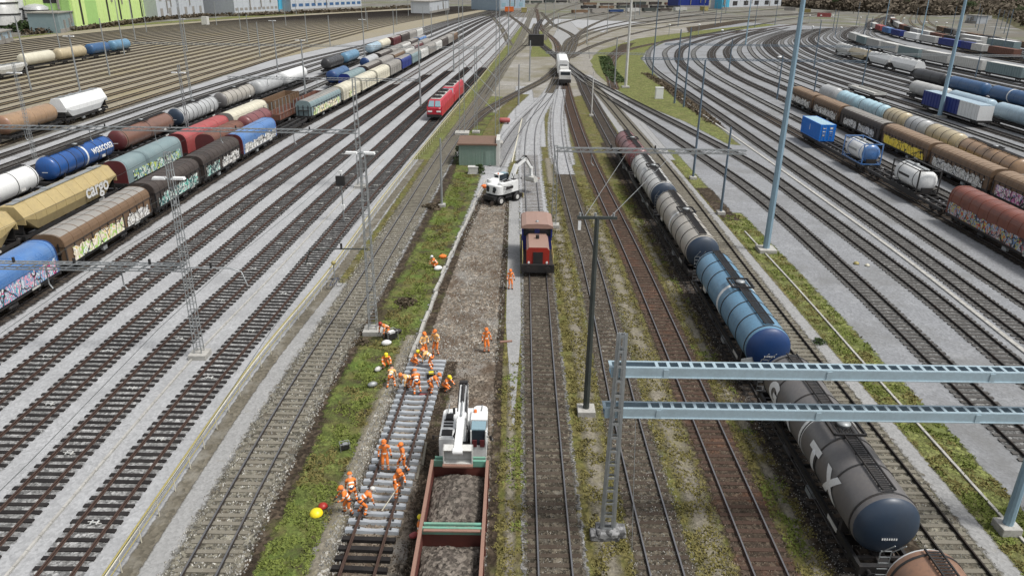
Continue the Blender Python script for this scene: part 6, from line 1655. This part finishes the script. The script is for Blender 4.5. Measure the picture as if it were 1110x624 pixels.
brush('woods', [(285, 250), (335, 450), (415, 620), (465, 860), (500, 1250)], 34, 13, 26000, 'bare_wood', 3, 1.5); brush('woods', [(300, 250), (350, 450), (430, 620), (480, 860), (520, 1250)], 30, 9, 9000, 'bush_leaf', 4, 1.6)
brush('woods', [G(850, 5), G(880, 8), G(920, 11), G(970, 14), G(1030, 17)], 26, 15, 9000, 'bare_wood', 13, 2.2)
brush('undergrowth', [(-205, 330), (-200, 380), (-203, 450), (-190, 500), (-165, 520)], 2.5, 3.0, 2500, 'bramble', 5, .8); brush('undergrowth', [(-290, 330), (-250, 345), (-212, 352)], 8, 5, 3500, 'bush_leaf', 6, 1.1); brush('undergrowth', [(-170, 520), (-120, 610), (-90, 700)], 3, 3, 1500, 'bramble', 8, 1.0)
brush('undergrowth', [G(700, 80), G(730, 100), G(775, 135)], 1.3, .6, 1500, 'bramble', 9, .25); brush('undergrowth', [G(655, 62), G(662, 80), G(672, 90)], 2, .8, 1500, 'bush_leaf', 10, .3)
# bare trees one can tell apart
def tree(label, px, h, seed, name='bare_tree'):
    x, y = G(*px); r = thing(name, label, 'tree', (x, y, terr(x, y)), group='bare trees on the slope'); rr = random.Random(seed)
    m_ = MB(); tips = []
    def grow(p, d, ln, rad, lv):
        q = p+d*ln; m_.tube([p, p.lerp(q, .5)+Vector((rr.uniform(-.05, .05), rr.uniform(-.05, .05), 0))*ln, q], [rad, rad*.8, rad*.6], 5, caps=False)
        if lv == 0: tips.append(q); return
        for _ in range(3): nd = (d+Vector((rr.uniform(-.7, .7), rr.uniform(-.7, .7), rr.uniform(-.1, .5)))).normalized(); grow(q, nd, ln*.66, rad*.55, lv-1)
    grow(Vector((0, 0, 0)), Vector((0, 0, 1)), h*.32, h*.022, 3); m_.build('trunk', MATS['bare_wood'], r)
    c = MB()
    for t in tips:
        for _ in range(26):
            o = t+Vector((rr.gauss(0, 1), rr.gauss(0, 1), rr.gauss(0, .8)))*h*.06; s = h*.018; q = Matrix.Rotation(rr.uniform(0, PI), 3, 'X') @ Matrix.Rotation(rr.uniform(0, PI), 3, 'Z')
            c.add([o+q @ Vector(v) for v in ((-s*2, -s*.3, 0), (s*2, 0, 0), (0, s*.5, 0))], [(0, 1, 2)])
    c.build('crown', MATS['bare_wood' if seed % 3 else 'bush_leaf'], r)
for i, (px, py) in enumerate([(905, 12), (925, 15), (948, 14), (975, 17), (992, 20), (1020, 18), (1048, 24), (1070, 20), (1092, 26), (1106, 30), (880, 8), (860, 6)]):
    tree('bare brown tree at the foot of the wooded slope, %s from the left' % ORD[(sorted([905, 925, 948, 975, 992, 1020, 1048, 1070, 1092, 1106, 880, 860]).index(px))], (px, py), 13+i % 4*2, i)

# ================================================================== people
def person_mesh(key, pose):
    """pose: pelvis height h, lean (forward), legs [(fwd,side,knee fwd)], arms [(elbow),(hand)] in body frame facing -y"""
    h = pose.get('h', .92); lean = R(pose.get('lean', 5)); tw = pose.get('roll', 0)
    V = Vector; pel = V((0, 0, h)); up = V((0, -math.sin(lean), math.cos(lean)))
    fwd = V((0, -math.cos(lean), -math.sin(lean)))
    P_ = {'pel': pel}; P_['waist'] = pel+up*.16; P_['chest'] = pel+up*.36; P_['shc'] = pel+up*.50; hd = (up+V((0, pose.get('nod', .0), pose.get('lift', .3)))).normalized()
    P_['neck'] = P_['shc']+hd*.09; P_['head0'] = P_['neck']+hd*.08; P_['head1'] = P_['head0']+hd*.13
    edges = []; rad = {'pel': (.16, .13), 'waist': (.15, .11), 'chest': (.175, .12), 'shc': (.13, .10), 'neck': (.062, .062), 'head0': (.088, .098), 'head1': (.085, .098)}; seg = []
    def E(a, b, m_): edges.append((a, b)); seg.append((P_[a].copy(), P_[b].copy(), m_))
    E('pel', 'waist', 'top'); E('waist', 'chest', 'top'); E('chest', 'shc', 'top'); E('shc', 'neck', 'skin'); E('neck', 'head0', 'skin'); E('head0', 'head1', 'skin')
    P_['nose'] = P_['head0']+(fwd*.12+hd*.02); rad['nose'] = (.014, .018); E('head0', 'nose', 'skin')
    for s, nm in ((-1, 'l'), (1, 'r')):
        P_['ear'+nm] = P_['head0']+V((s*.098, .01, .02)); rad['ear'+nm] = (.014, .022); E('head0', 'ear'+nm, 'skin')
    for i, (s, nm) in enumerate(((-1, 'l'), (1, 'r'))):
        fy, kf = pose['legs'][i]; foot = V((s*pose.get('stance', .13), -fy, .06)); hip = pel+V((s*.095, 0, -.06)); mid = (hip+foot)/2; L = .86; dst = (hip-foot).length; off = math.sqrt(max(0, (L/2)**2-(dst/2)**2))
        knee = mid+V((0, -1, .25)).normalized()*max(off, .02)*kf
        P_['hip'+nm] = hip; P_['knee'+nm] = knee; P_['ank'+nm] = foot; P_['toe'+nm] = foot+V((s*.03, -.17, -.02)); P_['heel'+nm] = foot+V((0, .05, -.01))
        rad.update({'hip'+nm: (.098, .10), 'knee'+nm: (.072, .075), 'ank'+nm: (.055, .058), 'toe'+nm: (.042, .035), 'heel'+nm: (.04, .04)})
        E('pel', 'hip'+nm, 'leg'); E('hip'+nm, 'knee'+nm, 'leg'); E('knee'+nm, 'ank'+nm, 'shin'); E('ank'+nm, 'toe'+nm, 'boot'); E('ank'+nm, 'heel'+nm, 'boot')
        sh = P_['shc']+V((s*.20, 0, 0))-up*.03; P_['sh'+nm] = sh; el, ha = pose['arms'][i]
        elb = sh+(V((s*el[0], 0, 0))+fwd*el[1]-up*el[2]).normalized()*.28 if not pose.get('world') else sh+V((s*el[0], -el[1], -el[2])).normalized()*.28
        wr = elb+V((s*ha[0], -ha[1], -ha[2])).normalized()*.25
        P_['el'+nm] = elb; P_['wr'+nm] = wr; dv = (wr-elb).normalized(); palm = wr+dv*.07; P_['pa'+nm] = palm
        rad.update({'sh'+nm: (.085, .085), 'el'+nm: (.055, .055), 'wr'+nm: (.036, .036), 'pa'+nm: (.040, .022)})
        E('shc', 'sh'+nm, 'top'); E('sh'+nm, 'el'+nm, 'arm'); E('el'+nm, 'wr'+nm, 'arm'); E('wr'+nm, 'pa'+nm, 'glove')
        sd_ = dv.cross(V((0, 0, 1))); sd_ = sd_.normalized() if sd_.length > .1 else V((1, 0, 0)); pn = dv.cross(sd_)
        for k, (o_, ln) in enumerate(((-.036, .062), (-.012, .075), (.012, .078), (.035, .068))):
            a_, b_ = 'f%d%s' % (k, nm), 'g%d%s' % (k, nm); P_[a_] = palm+dv*(ln*.5)+sd_*o_; P_[b_] = P_[a_]+dv*(ln*.35)-pn*(ln*.35); rad[a_] = (.010, .010); rad[b_] = (.008, .008); E('pa'+nm, a_, 'glove'); E(a_, b_, 'glove')
        P_['th'+nm] = wr+dv*.05-sd_*.06; rad['th'+nm] = (.011, .011); E('wr'+nm, 'th'+nm, 'glove')
    ks = list(P_); me = bpy.data.meshes.new('body_'+key); me.from_pydata([P_[k] for k in ks], [(ks.index(a), ks.index(b)) for a, b in edges], [])
    o = bpy.data.objects.new('tmp', me); COL.objects.link(o); o.modifiers.new('s', 'SKIN').use_smooth_shade = True; o.modifiers.new('u', 'SUBSURF').levels = 1
    for i, k in enumerate(ks): me.skin_vertices[0].data[i].radius = rad[k]
    me.skin_vertices[0].data[0].use_root = True
    dg = bpy.context.evaluated_depsgraph_get(); m2 = bpy.data.meshes.new_from_object(o.evaluated_get(dg)); bpy.data.objects.remove(o)
    m2.materials.clear()
    for mm in ('hivis', 'reflect', 'boot', 'skin', 'vest', 'navycloth'): m2.materials.append(M[mm])
    topc = {'orange': 0, 'vest': 4}[pose.get('top', 'orange')]; legc = pose.get('legc', 0)
    for pl in m2.polygons:
        c = pl.center; best = None
        for a, b, m_ in seg:
            ab = b-a; t = max(0, min(1, (c-a).dot(ab)/max(1e-9, ab.length_squared))); dd = (c-(a+ab*t)).length*(1.0 if m_ not in ('glove',) else .9)
            if best is None or dd < best[0]: best = (dd, m_, t, a)
        _, m_, t, a = best; i = 0
        if m_ == 'top': hgt = (c-pel).dot(up); i = 5 if (hgt < .10 and pose.get('belt')) else 1 if (.10 < hgt < .15 or .27 < hgt < .32) else topc
        elif m_ == 'arm': i = 1 if .35 < t < .5 else topc
        elif m_ == 'leg': i = 5 if (t < .12 and pose.get('belt')) else legc
        elif m_ == 'shin': i = 1 if (.15 < t < .3 or .5 < t < .62) else legc
        elif m_ == 'boot': i = 2
        elif m_ == 'skin': i = 3
        elif m_ == 'glove': i = 2 if pose.get('gloves', 1) else 3
        pl.material_index = i; pl.use_smooth = True
    return m2, P_['head0'], hd
def helmet(hmat):
    mb = MB().lathe([(-.02, .125), (.02, .128), (.06, .118), (.10, .085), (.125, .04), (.13, .005)], (0, 0, 0), 16, 0, 'Z')
    mb.box((0, -.13, -.012), (.17, .1, .014)); return mb
POSES = {
 'stand': dict(h=.93, lean=3, legs=[(.0, 1), (.06, 1)], arms=[((.25, .1, 1), (.1, .35, 1)), ((.25, .1, 1), (.1, .35, 1))]),
 'stand_vest': dict(h=.93, lean=6, top='vest', legs=[(.1, 1), (-.05, 1)], arms=[((.5, .1, 1), (-.4, .6, .6)), ((.4, .1, 1), (-.5, .6, .5))]),
 'bend': dict(belt=1, h=.86, lean=62, stance=.2, legs=[(.12, 1), (-.04, 1)], arms=[((.1, .35, 1), (0, .2, 1)), ((.1, .35, 1), (0, .3, 1))], world=1, lift=.5),
 'bend_vest': dict(belt=1, h=.84, lean=72, top='vest', stance=.22, legs=[(.1, 1), (-.08, 1)], arms=[((.1, .25, 1), (0, .2, 1)), ((.1, .3, 1), (0, .1, 1))], world=1, lift=.4),
 'crouch': dict(h=.46, lean=38, stance=.2, legs=[(.22, 1), (-.1, 1)], arms=[((.2, .6, .8), (-.1, .8, .4)), ((.2, .6, .8), (-.2, .8, .5))], world=1, lift=.5),
 'bar': dict(belt=1, h=.89, lean=28, stance=.17, legs=[(.2, 1), (-.15, 1)], arms=[((.15, .55, .8), (-.35, .7, .55)), ((.25, .35, 1), (-.35, .7, .35))], world=1, lift=.4),
 'walk': dict(belt=1, h=.9, lean=8, legs=[(.26, 1), (-.2, 1)], arms=[((.15, -.3, 1), (.1, .1, 1)), ((.15, .3, 1), (.1, .6, 1))], world=1),
}
PM = {k: person_mesh(k, v) for k, v in POSES.items()}
def person(label, px, pose, face, hmat='hivis', z=0.0, group=None):
    x, y = G(px[0], px[1], z); me, hp_, hd = PM[pose]
    r = bpy.data.objects.new('person', me); COL.objects.link(r); r.location = (x, y, z); k_ = 1+((px[0]*13+px[1]*7) % 9-4)*.014; r.scale = (1.1*k_, 1.12, 1.05*k_); r.rotation_euler.z = R(face); tag(r, label, 'person', group)
    hl = helmet(hmat).build('helmet', M[hmat], r); hl.location = hp_+hd*.075; hl.rotation_euler = hd.to_track_quat('Z', 'Y').to_euler() if False else (math.acos(max(-1, min(1, hd.z))), 0, 0)
    return r
person('worker in orange overalls and helmet standing alone on the empty trench bed', (527, 381), 'stand', 20)
person('orange worker at the far end of the new track, right of the pair', (473, 384), 'stand_vest', -30)
person('worker in pale vest at the far end of the new track, left of pair', (460, 386), 'stand_vest', 40)
person('worker in pale vest bending at the left end of the last concrete sleeper', (447, 396), 'crouch', 70, 'brightyellow')
person('worker in pale vest bending over the right end of the last concrete sleepers', (469, 399), 'bend_vest', -110, 'hivis', .1)
person('worker in pale vest and orange trousers leaning over the left sleeper ends', (424, 420), 'bend_vest', 180, 'boot')
person('left one of two bent workers between the rails at the upper sleepers', (447, 422), 'bend_vest', -60, 'hivis', .2)
person('right one of two bent workers between the rails at the upper sleepers', (453, 427), 'bend', 200, 'hivis', .2)
person('orange worker with black belt bending beside the right rail at the upper sleepers', (465, 425), 'bend', 90, 'hivis', .2)
person('crouching worker in yellow helmet between the sleepers and the white excavator', (481, 422), 'crouch', 60, 'brightyellow')
person('orange worker standing between the rails above the pair of kneeling men', (418, 509), 'stand', 10, 'hivis', .2)
person('orange worker standing on the right rail side with a pale bar behind the bent one', (438, 510), 'walk', -60, 'hivis', .2)
person('orange worker pushing a long pale bar towards the sleepers', (430, 537), 'bar', 40, 'hivis', .2)
person('orange worker at the left, back to back with a bending colleague at the lowest sleepers', (380, 556), 'bar', -70, 'hivis', .0)
person('orange worker with dark belt bending over the lowest concrete sleepers', (391, 557), 'bend', 120, 'offwhite', .2)
person('orange worker bowed behind the left pair at the lowest sleepers', (383, 545), 'bend', 200, 'hivis', .1)
person('worker in orange standing beside the red shunting locomotive', (553, 313), 'stand', 15, 'hivis')
person('worker in orange crouching at the upper trench edging', (474, 290), 'crouch', -80, 'white')
person('worker in orange bending among the bags at the trench edge', (421, 366), 'bend', -40, 'locored')
person('worker in yellow helmet standing beside the near end of the ballast wagon', (456, 594), 'stand', 80, 'brightyellow')
person('worker in yellow helmet crouching on the bank above the bent worker', (418, 397), 'crouch', 20, 'brightyellow')
a = G(414, 553, .25); b = G(432, 505, 1.0); o = MB().tube([(a[0], a[1], .25), (a[0]+.75, a[1]+.95, 1.05)], .028, 6).build('pry_bar', M['cream']); tag(o, 'long pale pry bar held by the orange worker at the right rail', 'pry bar')
# catenary wires and guy wires that read in the photo
def wire(label, pts, rr=.02, mat='dgalv'):
    o = MB().tube(pts, rr, 5).build('overhead_wire', M[mat]); tag(o, label, 'wire', 'overhead wires')
for i, (x0_, z0_) in enumerate([(gx+.02, 8.6)]): wire('thin pale stay wire hanging beside the near lattice mast', [(gx+1.0, gy-1.2, .2), (gx+.9, gy+.2, 6.6)], .015, 'galv')
wire('thin overhead wire from the crossbar of the black mast towards the tank train', [(5.3, 39.6, hh), (16.4, 77, fh-.6)], .02, 'galv')
wire('second thin overhead wire from the black mast crossbar, left of the other', [(3.9, 39.6, hh), (11.6, 77, fh-.6)], .02, 'galv')
for i, x in enumerate([7.2, 11.7]): wire('%s contact wire above the middle tracks' % ('left' if i == 0 else 'right'), [(x, 60, 6.2), (x, 77, 6.4), (x, 130, 6.2), (x+2, 190, 6.2)], .012)
for i, (k_, x_) in enumerate((('T1', 0), ('T2', 0), ('T3', 0), ('T4', 0), ('T5', 0), ('L0', 0), ('A', 0))):
    pts = []
    for yy in range(14, 240, 12): p, rz = TR[k_].by_y(yy); pts.append((p.x, p.y, 6.0+.25*math.cos(yy*.13)))
    wire('thin contact wire hanging above %s' % ['the track beside the yellow handrail', 'the second track left of the handrail', 'the third track left of the handrail', 'the fourth track left of the handrail', 'the fifth track left of the handrail', 'the pale-sleepered single track', 'the nearest left train'][i], pts, .014, 'dgalv')
# bracing between the tall masts behind the hut
bx = thing('cross_bracing', 'crossed wire stays between the two thick masts behind the green hut', 'stay wires', (0, 0, 0))
pa, pb = Vector((*G(501, 145), 0)), Vector((*G(539, 156), 0))
for i, (z1_, z2_) in enumerate([(12, 7.5), (9, 4.8), (15, 10)]): MB().bar(pa+Vector((0, 0, z1_)), pb+Vector((0, 0, z2_)), .06).build('stay', M['galv'], bx)
